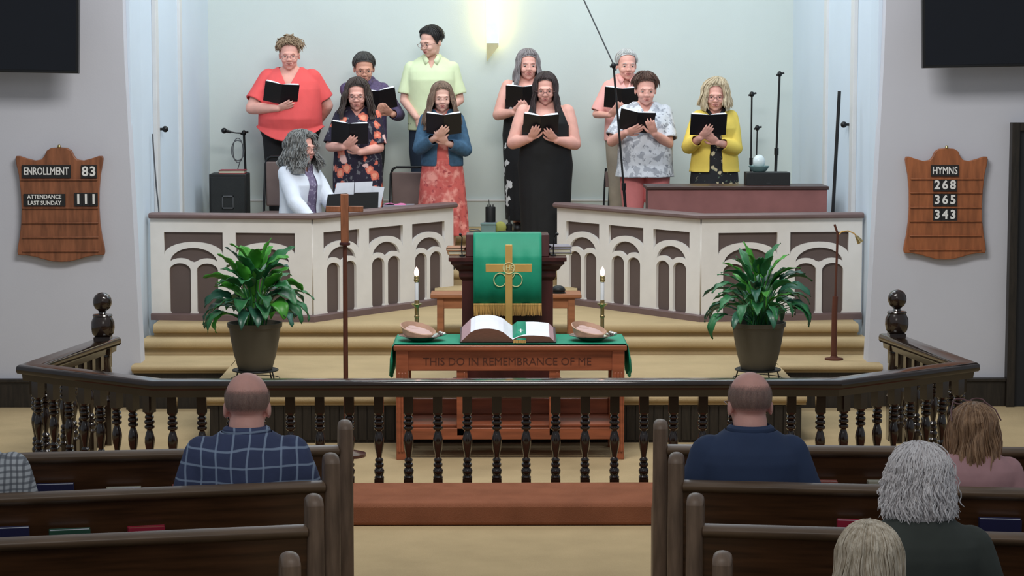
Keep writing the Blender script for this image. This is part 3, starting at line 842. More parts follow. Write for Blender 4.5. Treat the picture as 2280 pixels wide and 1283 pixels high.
# ------------------------------------------------------------------ processional cross
c = at(770, 850, 14.95)
t = thing('processional_cross', 'tall brown wooden cross on a thin pole left of the table', 'cross', (c.x, 14.95, 0))
g = lambda y: at(770, y, 14.95).z
bm = bmesh.new(); bx(bm, -.026, .026, -.018, .018, g(540), g(432)); bx(bm, -.122, -.026, -.018, .018, g(472), g(459)); bx(bm, .026, .122, -.018, .018, g(472), g(459))
obj('cross', bm, M['board'], t, bevel=.004)
bm = bmesh.new(); lathe(bm, [(.012, g(548)), (.034, g(546)), (.036, g(543)), (.034, g(540)), (.012, g(538))], seg=20); obj('collar', bm, M['pulpit'], t)
bm = bmesh.new(); lathe(bm, [(.016, .03), (.016, .7), (.014, g(545))], seg=14); obj('pole', bm, M['tablecarve'], t)
bm = bmesh.new(); lathe(bm, [(.13, 0), (.13, .02), (.05, .04), (.02, .06)], seg=28); obj('base', bm, M['pulpit'], t)

# ------------------------------------------------------------------ lamp/mic stand on the right step
c = at(1857, 790, 17.3)
t = thing('gooseneck_lamp', 'slender bronze floor lamp with brass gooseneck head on the right step', 'lamp', (c.x, 17.3, ZA))
g = lambda px, y: at(px, y, 17.3) - t.location
obj('base', lathe(bmesh.new(), [(.07, 0), (.07, .012), (.03, .02), (.026, .03)], seg=24), M['tablecarve'], t)
obj('pole', tube(bmesh.new(), [(0, 0, .02), g(1858, 700), g(1860, 660)], .022, 14), M['tablecarve'], t)
obj('upper_pole', tube(bmesh.new(), [g(1860, 662), g(1865, 520), g(1858, 500)], .009, 12), M['tablecarve'], t)
obj('gooseneck', tube(bmesh.new(), [g(1866, 524), g(1874, 516), g(1888, 514), g(1902, 520), g(1908, 528)], .005, 10), M['brass'], t)
bm = bmesh.new(); a, b = g(1906, 525), g(1916, 540); tube(bm, [a, a.lerp(b, .5), b], [.010, .018, .026], 14); obj('lamp_head', bm, M['brassd'], t)

# ------------------------------------------------------------------ plants
def plant(cx, Y, label, seed, potl, standl, lst, stl):
    r_ = random.Random(seed)
    zr = at(563, 822, Y).z
    t = thing('plant_stand', standl, 'plant stand', (cx, Y, ZA))
    h = zr - ZA
    bm = bmesh.new(); tube(bm, [(.155 * math.cos(2 * PI * k / 36), .155 * math.sin(2 * PI * k / 36), h - .006) for k in range(36)], .006, 8, closed=True)
    lathe(bm, [(.15, h - .006), (.15, h - .002), (.02, h - .001)], seg=32); obj('top_ring', bm, M['iron'], t)
    obj('lower_ring', tube(bmesh.new(), [(.168 * math.cos(2 * PI * k / 36), .168 * math.sin(2 * PI * k / 36), h * .55) for k in range(36)], .003, 6, closed=True), M['iron'], t)
    for k in range(4):
        a = PI / 4 + k * PI / 2 + .2; ca, sa = math.cos(a), math.sin(a)
        obj('leg', tube(bmesh.new(), [(.15 * ca, .15 * sa, h - .006), (.165 * ca, .165 * sa, h * .6), (.185 * ca, .185 * sa, h * .15), (.20 * ca, .20 * sa, .005)], .005, 8), M['iron'], t)
    p = thing('potted_plant', label, 'plant', (cx, Y, ZA + h))
    H = .325
    bm = bmesh.new(); lathe(bm, [(.115, 0), (.12, .01), (.145, .1), (.165, .2), (.176, H - .05), (.178, H - .035), (.188, H - .03), (.19, H), (.178, H), (.172, H - .03), (.165, H - .04), (.02, H - .04)], seg=48)
    obj('pot', bm, M['pot'], p)
    obj('soil', lathe(bmesh.new(), [(.17, H - .038), (.12, H - .03), (.01, H - .025)], seg=32), M['soil'], p)
    mats = [M['leaf'], M['leaf3'], M['leaf'], M['leaf2']]
    for (dx, dy, top, length, width, droop, mi) in lst:
        a = math.atan2(dy, dx); dirv = Vector((dx, dy, 0)); dl = max(.001, dirv.length); d = dirv / dl
        base = Vector((d.x * .05 + r_.uniform(-.03, .03), d.y * .05 + r_.uniform(-.03, .03), H - .03))
        # stem from the base to (dl, top), leaf continues outward
        P0 = base; P1 = Vector((d.x * dl * .45, d.y * dl * .45, H + (top) * .8)); P2 = Vector((d.x * dl, d.y * dl, H + top))
        st = [P0 * (1 - u) ** 2 + P1 * 2 * u * (1 - u) + P2 * u * u for u in [k / 6 for k in range(7)]]
        sd = (st[-1] - st[-2]).normalized()
        bm = bmesh.new(); tube(bm, st, [.005] * 5 + [.004, .003], 6)
        # leaf blade
        n = 12; cur = st[-1].copy(); hd = Vector((d.x, d.y, 0)); el = math.atan2(sd.z, math.hypot(sd.x, sd.y))
        side = Vector((-d.y, d.x, 0)); tw = r_.uniform(-.5, .5)
        rows = []
        for k in range(n + 1):
            u = k / n
            wd = width * (math.sin(PI * u ** .8) ** .75) * (1 - .25 * u) if 0 < u < 1 else .0015
            ang = el - droop * u
            tv = hd * math.cos(ang) + Vector((0, 0, math.sin(ang)))
            nv = side.cross(tv) * -1
            s2 = (side * math.cos(tw) + nv * math.sin(tw))
            up = nv * math.cos(tw) - side * math.sin(tw)
            rip = .012 * math.sin(u * 19 + seed) * width / .05 * .5
            rows.append([bm.verts.new(cur + s2 * wd + up * (.30 * wd + rip)), bm.verts.new(cur + s2 * wd * .5 + up * (.12 * wd)), bm.verts.new(cur), bm.verts.new(cur - s2 * wd * .5 + up * (.12 * wd)), bm.verts.new(cur - s2 * wd + up * (.30 * wd - rip))])
            cur = cur + tv * length / n
        for a_, b_ in zip(rows, rows[1:]):
            for i in range(4): bm.faces.new((a_[i], a_[i + 1], b_[i + 1], b_[i]))
        o = obj('leaf', bm, mats[mi], p, fixn=False)
        md = o.modifiers.new('s', 'SOLIDIFY'); md.thickness = .0018
    return p
def gen_leaves(seed, n, spread, tall, wmul=1.0):
    q = random.Random(seed); L = []
    for i in range(n):
        a = 2 * PI * (i * .381966) + q.uniform(-.2, .2); u = (i + .5) / n
        dl = .03 + spread * .55 * u + q.uniform(-.02, .03)
        top = tall * (1 - u) ** .7 * .72 + .07 + q.uniform(-.03, .04)
        length = q.uniform(.20, .27); width = q.uniform(.040, .058) * wmul
        droop = .6 + 1.5 * u + q.uniform(-.3, .4)
        mi = 3 if (u < .22 or q.random() < .12) else q.choice([0, 1, 2, 1])
        L.append((dl * math.cos(a), dl * math.sin(a), top, length, width, droop, mi))
    return L
LL = gen_leaves(3, 34, .30, .42, 1.15) + gen_leaves(5, 22, .34, .16, 1.1) + [(-.04, -.05, .26, .21, .062, .3, 3), (.10, -.1, .25, .20, .06, .2, 3), (-.10, -.04, .33, .22, .05, .5, 3), (.02, -.12, .1, .27, .065, 1.9, 1), (.16, -.06, .12, .26, .05, 2.0, 0), (-.2, -.05, .07, .2, .045, 1.8, 1), (.22, -.02, .20, .22, .045, 1.4, 0)]
plant(-1.655, 15.75, 'broad-leaved green peace lily in a brown pot, left of the table', 3, '', 'round black wire stand under the left potted plant', LL, 1)
LR = gen_leaves(11, 44, .40, .36, 1.1) + gen_leaves(12, 26, .44, .14, 1.1)
LR = [(a, b, c_, l * .95, w_ * .80, d_, (m_ if m_ != 3 or i % 2 else 0)) for i, (a, b, c_, l, w_, d_, m_) in enumerate(LR)] + [(-.05, -.03, .26, .25, .045, .4, 0), (.14, 0, .28, .2, .05, 1.1, 1)]
plant(1.83, 15.75, 'spreading dark green peace lily in a brown pot, right of the table', 11, '', 'round black wire stand under the right potted plant', LR, 1)

# ------------------------------------------------------------------ pews
def prof_end():
    pts = [(-.035, 0), (-.035, 1.06)]
    for k in range(9):
        a = PI - PI * k / 8; pts.append((.025 + .06 * math.cos(a), 1.06 + .035 * math.sin(a)))
    pts += [(.10, .98), (.11, .85), (.14, .76), (.22, .69), (.32, .665), (.40, .665), (.445, .64), (.455, .60), (.44, .56), (.42, .53), (.42, .40), (.43, .1), (.46, 0)]
    return pts
def round_panel(xc):
    P = [Vector(p) for p in prof_end()]; n = len(P); A = sum(P[i].x * P[(i + 1) % n].y - P[(i + 1) % n].x * P[i].y for i in range(n)); sg = 1 if A < 0 else -1
    N = []
    for i in range(n):
        d0 = (P[i] - P[i - 1]).normalized(); d1 = (P[(i + 1) % n] - P[i]).normalized(); d = (d0 + d1).normalized()
        N.append(Vector((d.y, -d.x)) * sg)
    bm = bmesh.new(); rg = []
    for k in range(9):
        an = -PI / 2 + PI * k / 8; ins = .030 * (1 - math.cos(an) ** .8) * .8; x = xc + .03 * math.sin(an)
        rg.append([bm.verts.new((x, P[i].x + N[i].x * ins, max(0, P[i].y + (N[i].y * ins if P[i].y > .01 else 0)))) for i in range(n)])
    for r0, r1 in zip(rg, rg[1:]):
        for i in range(n): bm.faces.new((r0[i], r0[(i + 1) % n], r1[(i + 1) % n], r1[i]))
    bm.faces.new(rg[0]); bm.faces.new(rg[-1][::-1])
    return bm
def make_pew(s, L, label):
    t = thing('pew', label, 'pew', (0, 0, 0), 0, 'wooden pews')
    obj('end_panel', round_panel(0), M['pewend'], t)
    obj('end_panel', round_panel(s * L), M['pewend'], t)
    a, b = sorted((s * .028, s * (L - .03)))
    bm = bmesh.new(); prism(bm, [(-.012, .95), (.018, .95), (.075, .40), (.075, .10), (.045, .10), (.045, .40)], a, b, 'x'); obj('backrest', bm, M['pew'], t)
    bm = bmesh.new(); prism(bm, [(-.014, .945), (-.030, .956), (-.036, .966), (-.035, .976), (-.022, .985), (.03, .987), (.042, .978), (.04, .965), (.028, .955), (.02, .945)], a, b, 'x'); obj('top_rail', bm, M['pewcap'], t, bevel=.003)
    bm = bmesh.new(); prism(bm, [(.05, .40), (.05, .43), (.46, .455), (.48, .44), (.46, .425), (.1, .40)], a, b, 'x'); obj('seat', bm, M['pew'], t, bevel=.004)
    bm = bmesh.new(); bx(bm, min(s * .45, s * (L - .35)), max(s * .45, s * (L - .35)), -.085, -.075, .60, .70); bx(bm, min(s * .45, s * (L - .35)), max(s * .45, s * (L - .35)), -.085, .02, .585, .60)
    obj('book_rack', bm, M['rack'], t)
    return t
pewL = [(9.53, 8), (8.71, 12), (7.87, 12), (6.92, 12)]
pewR = [(9.53, 3), (8.71, 8), (7.87, 8.5), (6.92, 8.5), (6.10, 8.5)]
names = ['front', 'second', 'third', 'fourth', 'fifth']
PLt = make_pew(-1, 2.6, 'dark wooden pew, front one of the left block behind the altar rail')
PRt = make_pew(1, 2.6, 'dark wooden pew, front one of the right block behind the altar rail')
XL, XR = -.625, .70
pews = {}
for i, (Y, a) in enumerate(pewL):
    loc = (XL, Y, 0); rz = R(a)
    if i == 0: o = PLt; o.location = loc; o.rotation_euler = (0, 0, rz)
    else: o = dup(PLt, loc, rz, 'dark wooden pew, %s from the front in the left block' % names[i])
    pews[('L', i)] = o
for i, (Y, a) in enumerate(pewR):
    loc = (XR, Y, 0); rz = R(-a)
    if i == 0: o = PRt; o.location = loc; o.rotation_euler = (0, 0, rz)
    else: o = dup(PRt, loc, rz, 'dark wooden pew, %s from the front in the right block' % names[i])
    pews[('R', i)] = o
# hymnals in racks: (side, pew, px centre, width px, py top, cover, label)
def rackbook(side, i, px0, px1, pyt, cm, label, pagem=None):
    pw = pews[(side, i)]; Y0 = pw.location.y; a = pw.rotation_euler.z
    pxc = (px0 + px1) / 2
    # intersection of the pixel ray with the vertical plane of the rack
    n = Vector((-math.sin(a), math.cos(a), 0)); p0 = pw.location + n * -.045
    d = CM @ Vector(((pxc - 1140) / F, -(pyt - 641.5) / F, -1)); C0 = Vector((0, 0, CAMZ))
    k = (p0 - C0).dot(n) / d.dot(n); P = C0 + d * k
    wd = (px1 - px0) / F * P.y * .98
    P.z += .012; H = P.z - .601; h0 = max(.12, H)
    t = thing('hymnal', label, 'book', (P.x, P.y, .6015), a, 'hymnals in the pew racks')
    th = .042
    bm = bmesh.new(); bx(bm, -wd / 2, wd / 2, -th / 2, -th / 2 + .004, 0, h0 + .002); bx(bm, -wd / 2, wd / 2, th / 2 - .004, th / 2, 0, h0 + .002); bx(bm, -wd / 2, -wd / 2 + .004, -th / 2, th / 2, 0, h0 + .002)
    obj('cover', bm, cm, t, bevel=.001)
    obj('pages', box(-wd / 2 + .004, wd / 2 - .003, -th / 2 + .004, th / 2 - .004, .004, h0 - .002), pagem or M['page'], t)
    t.rotation_euler = (0, 0, a)
rackbook('L', 0, 80, 165, 1085, M['bookblue'], 'dark blue hymnal in the rack of the front left pew')
rackbook('L', 0, 236, 315, 1093, M['bookcream'], 'cream hymnal in the rack of the front left pew')
rackbook('L', 0, 383, 440, 1087, M['bookpink'], 'salmon hymnal in the front left pew rack beside the man in plaid')
rackbook('L', 1, -12, 66, 1183, M['bookblue'], 'navy hymnal in the rack of the second left pew')
rackbook('L', 1, 108, 202, 1187, M['bookgreen'], 'green hymnal in the rack of the second left pew')
rackbook('L', 1, 283, 368, 1181, M['bookred'], 'red hymnal in the rack of the second left pew', M['bookpink'])
rackbook('R', 0, 1808, 1865, 1078, M['bookpink'], 'pinkish hymnal in the rack of the front right pew')
rackbook('R', 0, 1930, 1995, 1078, M['bookcream'], 'white hymnal in the rack of the front right pew')
rackbook('R', 1, 1862, 1925, 1166, M['bookred'], 'red hymnal in the second right pew rack beside the blonde woman')
rackbook('R', 1, 2178, 2275, 1163, M['bookblue'], 'dark blue hymnal in the second right pew rack at the right edge')
# ------------------------------------------------------------------ people
def remesh(name, bm, vox, smooth_it=3):
    bmesh.ops.recalc_face_normals(bm, faces=bm.faces[:])
    me = bpy.data.meshes.new(name); bm.to_mesh(me); bm.free()
    o = bpy.data.objects.new(name, me); COL.objects.link(o)
    md = o.modifiers.new('r', 'REMESH'); md.mode = 'VOXEL'; md.voxel_size = vox; md.use_smooth_shade = True
    sm = o.modifiers.new('s', 'SMOOTH'); sm.factor = .5; sm.iterations = smooth_it
    dg = bpy.context.evaluated_depsgraph_get()
    m2 = bpy.data.meshes.new_from_object(o.evaluated_get(dg))
    bpy.data.objects.remove(o); bpy.data.meshes.remove(me); m2.name = name
    return m2

def limb(bm, pts, rad, seg=16, flat=None):
    """tapered limb; pts list, rad list; round ends"""
    pts = [Vector(p) for p in pts]
    tube(bm, pts, rad, seg)
    for p, r in zip(pts, rad): ell(bm, p, r * .995, r * .995, r * .995, seg=12, rg=8)
    return bm

def lerp(a, b, t): return a + (b - a) * t
def bez(A, B, C, n):
    return [A * (1 - u) ** 2 + B * 2 * u * (1 - u) + C * u * u for u in [k / n for k in range(n + 1)]]

SK = {}
def skin(name, c): SK[name] = mat('skin ' + name, c, 0.55, var=0.07, scale=14, bump=0.06, bscale=120); SK[name].node_tree.nodes['Principled BSDF'].inputs['Subsurface Weight'].default_value = 0.08; SK[name].node_tree.nodes['Principled BSDF'].inputs['Subsurface Radius'].default_value = (.02, .008, .004)
skin('fair', (226, 178, 162)); skin('pink', (230, 172, 158)); skin('tan', (212, 156, 134)); skin('pale', (220, 172, 156))
M['eyewhite'] = mat('eye', (196, 184, 178), 0.3); M['iris'] = mat('iris', (44, 36, 34), 0.3)
M['lip'] = mat('lips', (180, 98, 94), 0.5); M['mouth'] = mat('open mouth', (96, 44, 42), 0.6)
M['lens'] = mat('spectacle frame', (120, 84, 84), 0.4)
M['shoe'] = mat('black shoe', (24, 22, 24), 0.5)
def hairmat(name, c, c2):
    return mat('hair ' + name, c, 0.5, scale=26, stretch=(3, 3, .5), col2=c2, bump=.5, bscale=90)
HM = dict(
    blondgrey=hairmat('blond grey', (126, 104, 84), (176, 152, 124)), darkgrey=hairmat('dark grey', (48, 46, 46), (78, 76, 74)),
    black=hairmat('black', (24, 22, 24), (44, 40, 40)), brown=hairmat('brown', (44, 34, 32), (74, 58, 52)), longgrey=hairmat('long grey', (104, 98, 102), (160, 152, 154)),
    maroon=hairmat('dark brown', (34, 24, 26), (62, 44, 44)), white=hairmat('white', (170, 172, 172), (214, 214, 214)), redbrown=hairmat('red brown', (70, 48, 42), (104, 76, 64)),
    blonde=hairmat('blonde', (166, 148, 120), (222, 206, 176)), lightbrown=hairmat('light brown', (86, 68, 58), (142, 116, 98)), grey=hairmat('grey curls', (86, 88, 90), (158, 158, 156)),
    auburn=hairmat('auburn', (122, 90, 66), (196, 156, 120)), snow=hairmat('snow', (222, 216, 216), (250, 246, 246)), ash=hairmat('ash blonde', (178, 162, 138), (240, 228, 208)), stubble=hairmat('stubble', (126, 106, 98), (156, 132, 120)))

def thinhair(m):
    nt = m.node_tree; b_ = nt.nodes['Principled BSDF']
    at_ = nt.nodes.new('ShaderNodeAttribute'); at_.attribute_name = 'dens'
    tc = nt.nodes.new('ShaderNodeTexCoord'); n = nt.nodes.new('ShaderNodeTexNoise'); n.inputs['Scale'].default_value = 240; nt.links.new(tc.outputs['Object'], n.inputs['Vector'])
    ad = nt.nodes.new('ShaderNodeMath'); ad.operation = 'MULTIPLY_ADD'; ad.inputs[1].default_value = .9; nt.links.new(n.outputs['Fac'], ad.inputs[0]); ad.inputs[2].default_value = -.45
    a2 = nt.nodes.new('ShaderNodeMath'); a2.operation = 'MULTIPLY_ADD'; a2.inputs[1].default_value = .72; nt.links.new(at_.outputs['Fac'], a2.inputs[0]); nt.links.new(ad.outputs[0], a2.inputs[2]); a2.use_clamp = True
    nt.links.new(a2.outputs[0], b_.inputs['Alpha'])
thinhair(HM['stubble'])

def head_matrix(c, yaw, tilt, roll):
    return Matrix.Translation(c) @ Matrix.Rotation(yaw, 4, 'Z') @ Matrix.Rotation(roll, 4, 'Y') @ Matrix.Rotation(tilt, 4, 'X')

def add_head(bm, HMx, s):
    def e(c, rx, ry, rz): ell(bm, HMx @ (Vector(c) * s), rx * s, ry * s, rz * s, HMx.to_3x3(), 20, 14)
    e((0, .012, .035), .076, .094, .085)      # cranium
    e((0, -.028, -.01), .068, .068, .080)     # face block
    e((0, -.036, -.058), .056, .052, .050)    # jaw
    e((0, -.070, -.088), .022, .018, .018)    # chin
    e((0, -.084, .024), .050, .014, .012)     # brow
    for q in (-1, 1):
        e((q * .036, -.072, -.030), .024, .022, .022)   # cheek
        e((q * .076, .012, -.012), .009, .018, .030)    # ear
        e((q * .011, -.100, -.026), .009, .011, .008)   # nostril
    e((0, -.096, -.006), .009, .012, .024); e((0, -.105, -.022), .011, .012, .011)
    e((0, -.084, -.058), .030, .014, .018)    # lip area

def hand(bm, Wp, d, nrm, s=1.0, curl=.5, side=1):
    """hand from wrist Wp in direction d, palm facing nrm; thumb on `side` of cross"""
    d = d.normalized(); nrm = (nrm - d * nrm.dot(d)).normalized(); x = d.cross(nrm).normalized() * side
    mtx = Matrix((x, d, nrm)).transposed()
    ell(bm, Wp + d * .048 * s, .040 * s, .050 * s, .016 * s, mtx, 14, 10)
    ell(bm, Wp + d * .012 * s, .027 * s, .03 * s, .018 * s, mtx, 12, 8)
    for k, (o_, L) in enumerate(((-.031, .062), (-.011, .076), (.010, .072), (.030, .056))):
        fan = o_ * 3.2
        b0 = Wp + d * (.082 - abs(o_) * .25) * s + x * o_ * s
        fd = (d + x * fan).normalized()
        b1 = b0 + (fd * math.cos(curl * .5) + nrm * math.sin(curl * .5)) * L * .5 * s
        b2 = b1 + (fd * math.cos(curl) + nrm * math.sin(curl)) * L * .3 * s
        b3 = b2 + (fd * math.cos(curl * 1.6) + nrm * math.sin(curl * 1.6)) * L * .25 * s
        limb(bm, [b0, b1, b2, b3], [.0098 * s, .0092 * s, .0085 * s, .0072 * s], 10)
    t0 = Wp + d * .022 * s - x * .026 * s; t1 = t0 + (d * .6 - x * .8 + nrm * .25).normalized() * .036 * s; t2 = t1 + (d * .85 - x * .45 + nrm * .3).normalized() * .032 * s; t3 = t2 + (d * .95 - x * .1 + nrm * .3).normalized() * .018 * s
    limb(bm, [t0, t1, t2, t3], [.0145 * s, .0125 * s, .0108 * s, .0085 * s], 10)

def hair_build(parent, HMx, s, spec, m, seed):
    """spec: dict(line, sideang, hang, thick, wave, fluff, n, part, bald)"""
    r_ = random.Random(seed)
    rotH = HMx.to_3x3(); C = HMx @ (Vector((0, .010, .030)) * s)
    thick = spec.get('thick', .014)
    def path(phi, lay, jit, nn=16):
        """phi: 0 = front, pi = back"""
        af = abs(((phi + PI) % (2 * PI)) - PI)     # 0 front .. pi back
        line = spec.get('line', .95); sa = spec.get('sideang', 1.0)
        if af < sa: end = lerp(line, line + .25, (af / sa) ** 2); L = 0
        else:
            end = spec.get('end', 1.75)
            L = spec.get('hang', 0) * (lerp(spec.get('fronthang', .8), 1.0, min(1, (af - sa) / 1.2)))
            if af < sa + .35 and not L: end = lerp(line + .25, end, (af - sa) / .35)
        start = spec.get('bald', 0.0)
        if end < start: end = start
        rx, ry, rz = (.078 * s + thick * lay, .097 * s + thick * lay, .087 * s + thick * lay)
        pts = []; P = None
        dirv = Vector((math.sin(phi), -math.cos(phi), 0))
        for k in range(nn + 1):
            th = lerp(start, end, k / nn)
            if L and th > 1.45: break
            pp = spec.get('part', 0)
            if not L: tpr = thick * lay * .75 * (k / nn) ** 2; rx_, ry_ = rx - tpr, ry - tpr
            else: rx_, ry_ = rx, ry
            v = Vector((dirv.x * rx_ * math.sin(th) + pp * math.cos(th) ** 3 * .02, dirv.y * ry_ * math.sin(th), rz * math.cos(th)))
            pts.append(C + rotH @ v)
        if L:
            base = pts[-1]; od = rotH @ dirv; od = Vector((od.x, od.y, 0)).normalized()
            n2 = 14; sp = spec.get('flare', .12)
            for k in range(1, n2 + 1):
                u = k / n2
                p = base + Vector((0, 0, -L * u)) + od * (sp * L * (u ** 1.1)) * (1 if u < .8 else 1 - (u - .8) * spec.get('tuck', .6))
                w_ = spec.get('wave', .006)
                p += Vector((math.sin(u * L * 40 + phi * 3 + seed) * w_, math.cos(u * L * 36 + phi * 5) * w_, 0))
                pts.append(p)
        return pts
    bm = bmesh.new()
    NP = 56; cols = []
    dl = bm.verts.layers.float.new('dens')
    for i in range(NP):
        phi = 2 * PI * i / NP
        pp_ = path(phi, .7, 0); cv = [bm.verts.new(p) for p in pp_]
        for j_, v_ in enumerate(cv): v_[dl] = min(1.0, 4.5 * j_ / len(cv), 6 * (len(cv) - 1 - j_) / len(cv))
        cols.append(cv)
    for i in range(NP):
        a = cols[i]; b = cols[(i + 1) % NP]; na, nb = len(a), len(b); n = max(na, nb)
        for k in range(n - 1):
            q = [a[min(k, na - 1)], a[min(k + 1, na - 1)], b[min(k + 1, nb - 1)], b[min(k, nb - 1)]]
            u = []
            for v in q:
                if v not in u: u.append(v)
            if len(u) >= 3:
                try: bm.faces.new(u)
                except Exception: pass
    bmesh.ops.remove_doubles(bm, verts=bm.verts[:], dist=.0004)
    # strands
    for i in range(int(spec.get('n', 220) * (1.7 if spec.get('n', 220) < 500 else 1))):
        phi = r_.uniform(0, 2 * PI); fl = spec.get('fluff', .15)
        pts = path(phi, r_.uniform(.75, 1.05), 0, 8)
        off = Vector((r_.gauss(0, 1), r_.gauss(0, 1), r_.gauss(0, .5))) * fl * thick
        curl = spec.get('curl', 0); ph = r_.uniform(0, 6); q = []
        cut = r_.uniform(.86, 1.0); m_ = max(3, int(len(pts) * cut)); k0 = 0
        if spec.get('curl'): k0 = r_.randrange(0, max(1, len(pts) // 2))
        for k in range(k0, m_):
            u = k / max(1, len(pts) - 1)
            w_ = off * (.3 + u) + Vector((math.sin(k * 1.7 + ph), math.cos(k * 1.5 + ph), math.sin(k * 1.1 + ph * 2) * .5)) * curl
            q.append(pts[k] + w_)
        if len(q) < 3: continue
        rr = spec.get('sr', .004) * (.72 if spec.get('n', 220) < 500 else 1)
        rad = [rr * (.6 if j == 0 else (1 if j < len(q) - 1 else .25)) for j in range(len(q))]
        tube(bm, q, rad, 5)
    for (bx_, by_, bz_, br) in spec.get('buns', []):
        cc = HMx @ (Vector((bx_, by_, bz_)) * s); ell(bm, cc, br, br * .9, br * .85)
        for i in range(60):
            a0 = r_.uniform(0, 6.28); el = r_.uniform(-1, 1.3)
            p = cc + Vector((math.cos(a0) * math.cos(el), math.sin(a0) * math.cos(el), math.sin(el))) * br * .9
            d1 = Vector((-math.sin(a0), math.cos(a0), r_.uniform(-.4, .6)))
            tube(bm, [p, p + d1 * br * .5 + (p - cc) * .12, p + d1 * br * .9], [.006, .006, .002], 5)
    o = obj('hair', bm, m, parent)
    return o

def face_parts(t, HMx, s, open_mouth, glasses, browm, lipm=None):
    rot = HMx.to_3x3()
    def P(v): return HMx @ (Vector(v) * s)
    for q in (-1, 1):
        bm = bmesh.new(); ell(bm, P((q * .031, -.082, .004)), .0130 * s, .008 * s, .0052 * s, rot, 12, 8)
        e = obj('eye', bm, M['eyewhite'], t)
        bm = bmesh.new(); ell(bm, P((q * .031, -.0885, .002)), .0058 * s, .0035 * s, .0046 * s, rot, 10, 6); obj('iris', bm, M['iris'], e)
        bm = bmesh.new(); tube(bm, [P((q * .014, -.094, .020)), P((q * .032, -.0935, .027)), P((q * .050, -.083, .021))], [.0018 * s, .0028 * s, .0012 * s], 6); obj('eyebrow', bm, browm, t)
    bm = bmesh.new(); tube(bm, [P((-.022, -.092, -.052)), P((-.008, -.1005, -.0485)), P((0, -.1000, -.050)), P((.008, -.1005, -.0485)), P((.022, -.092, -.052))], [.0012 * s, .0030 * s, .0028 * s, .0030 * s, .0012 * s], 8)
    dz = -.009 if open_mouth else -.005
    tube(bm, [P((-.020, -.092, -.054)), P((-.010, -.0975, -.055 + dz)), P((.010, -.0975, -.055 + dz)), P((.020, -.092, -.054))], [.0012 * s, .0036 * s, .0036 * s, .0012 * s], 8)
    lp = obj('lips', bm, lipm or M['lip'], t)
    if open_mouth:
        bm = bmesh.new(); ell(bm, P((0, -.095, -.060)), .010 * s, .004 * s, .0045 * s, rot, 12, 8); obj('mouth_opening', bm, M['mouth'], lp)
    if glasses:
        bm = bmesh.new()
        for q in (-1, 1):
            tube(bm, [P((q * .032 + .023 * math.cos(a), -.105, .0 + .017 * math.sin(a))) for a in [2 * PI * k / 16 for k in range(16)]], .0014 * s, 6, closed=True)
            tube(bm, [P((q * .055, -.105, .004)), P((q * .078, -.085, .004)), P((q * .083, .0, .002)), P((q * .082, .02, -.006))], .0015 * s, 6)
        tube(bm, [P((-.010, -.106, .003)), P((0, -.110, .006)), P((.010, -.106, .003))], .0014 * s, 6)
        obj('glasses', bm, M['lens'], t)

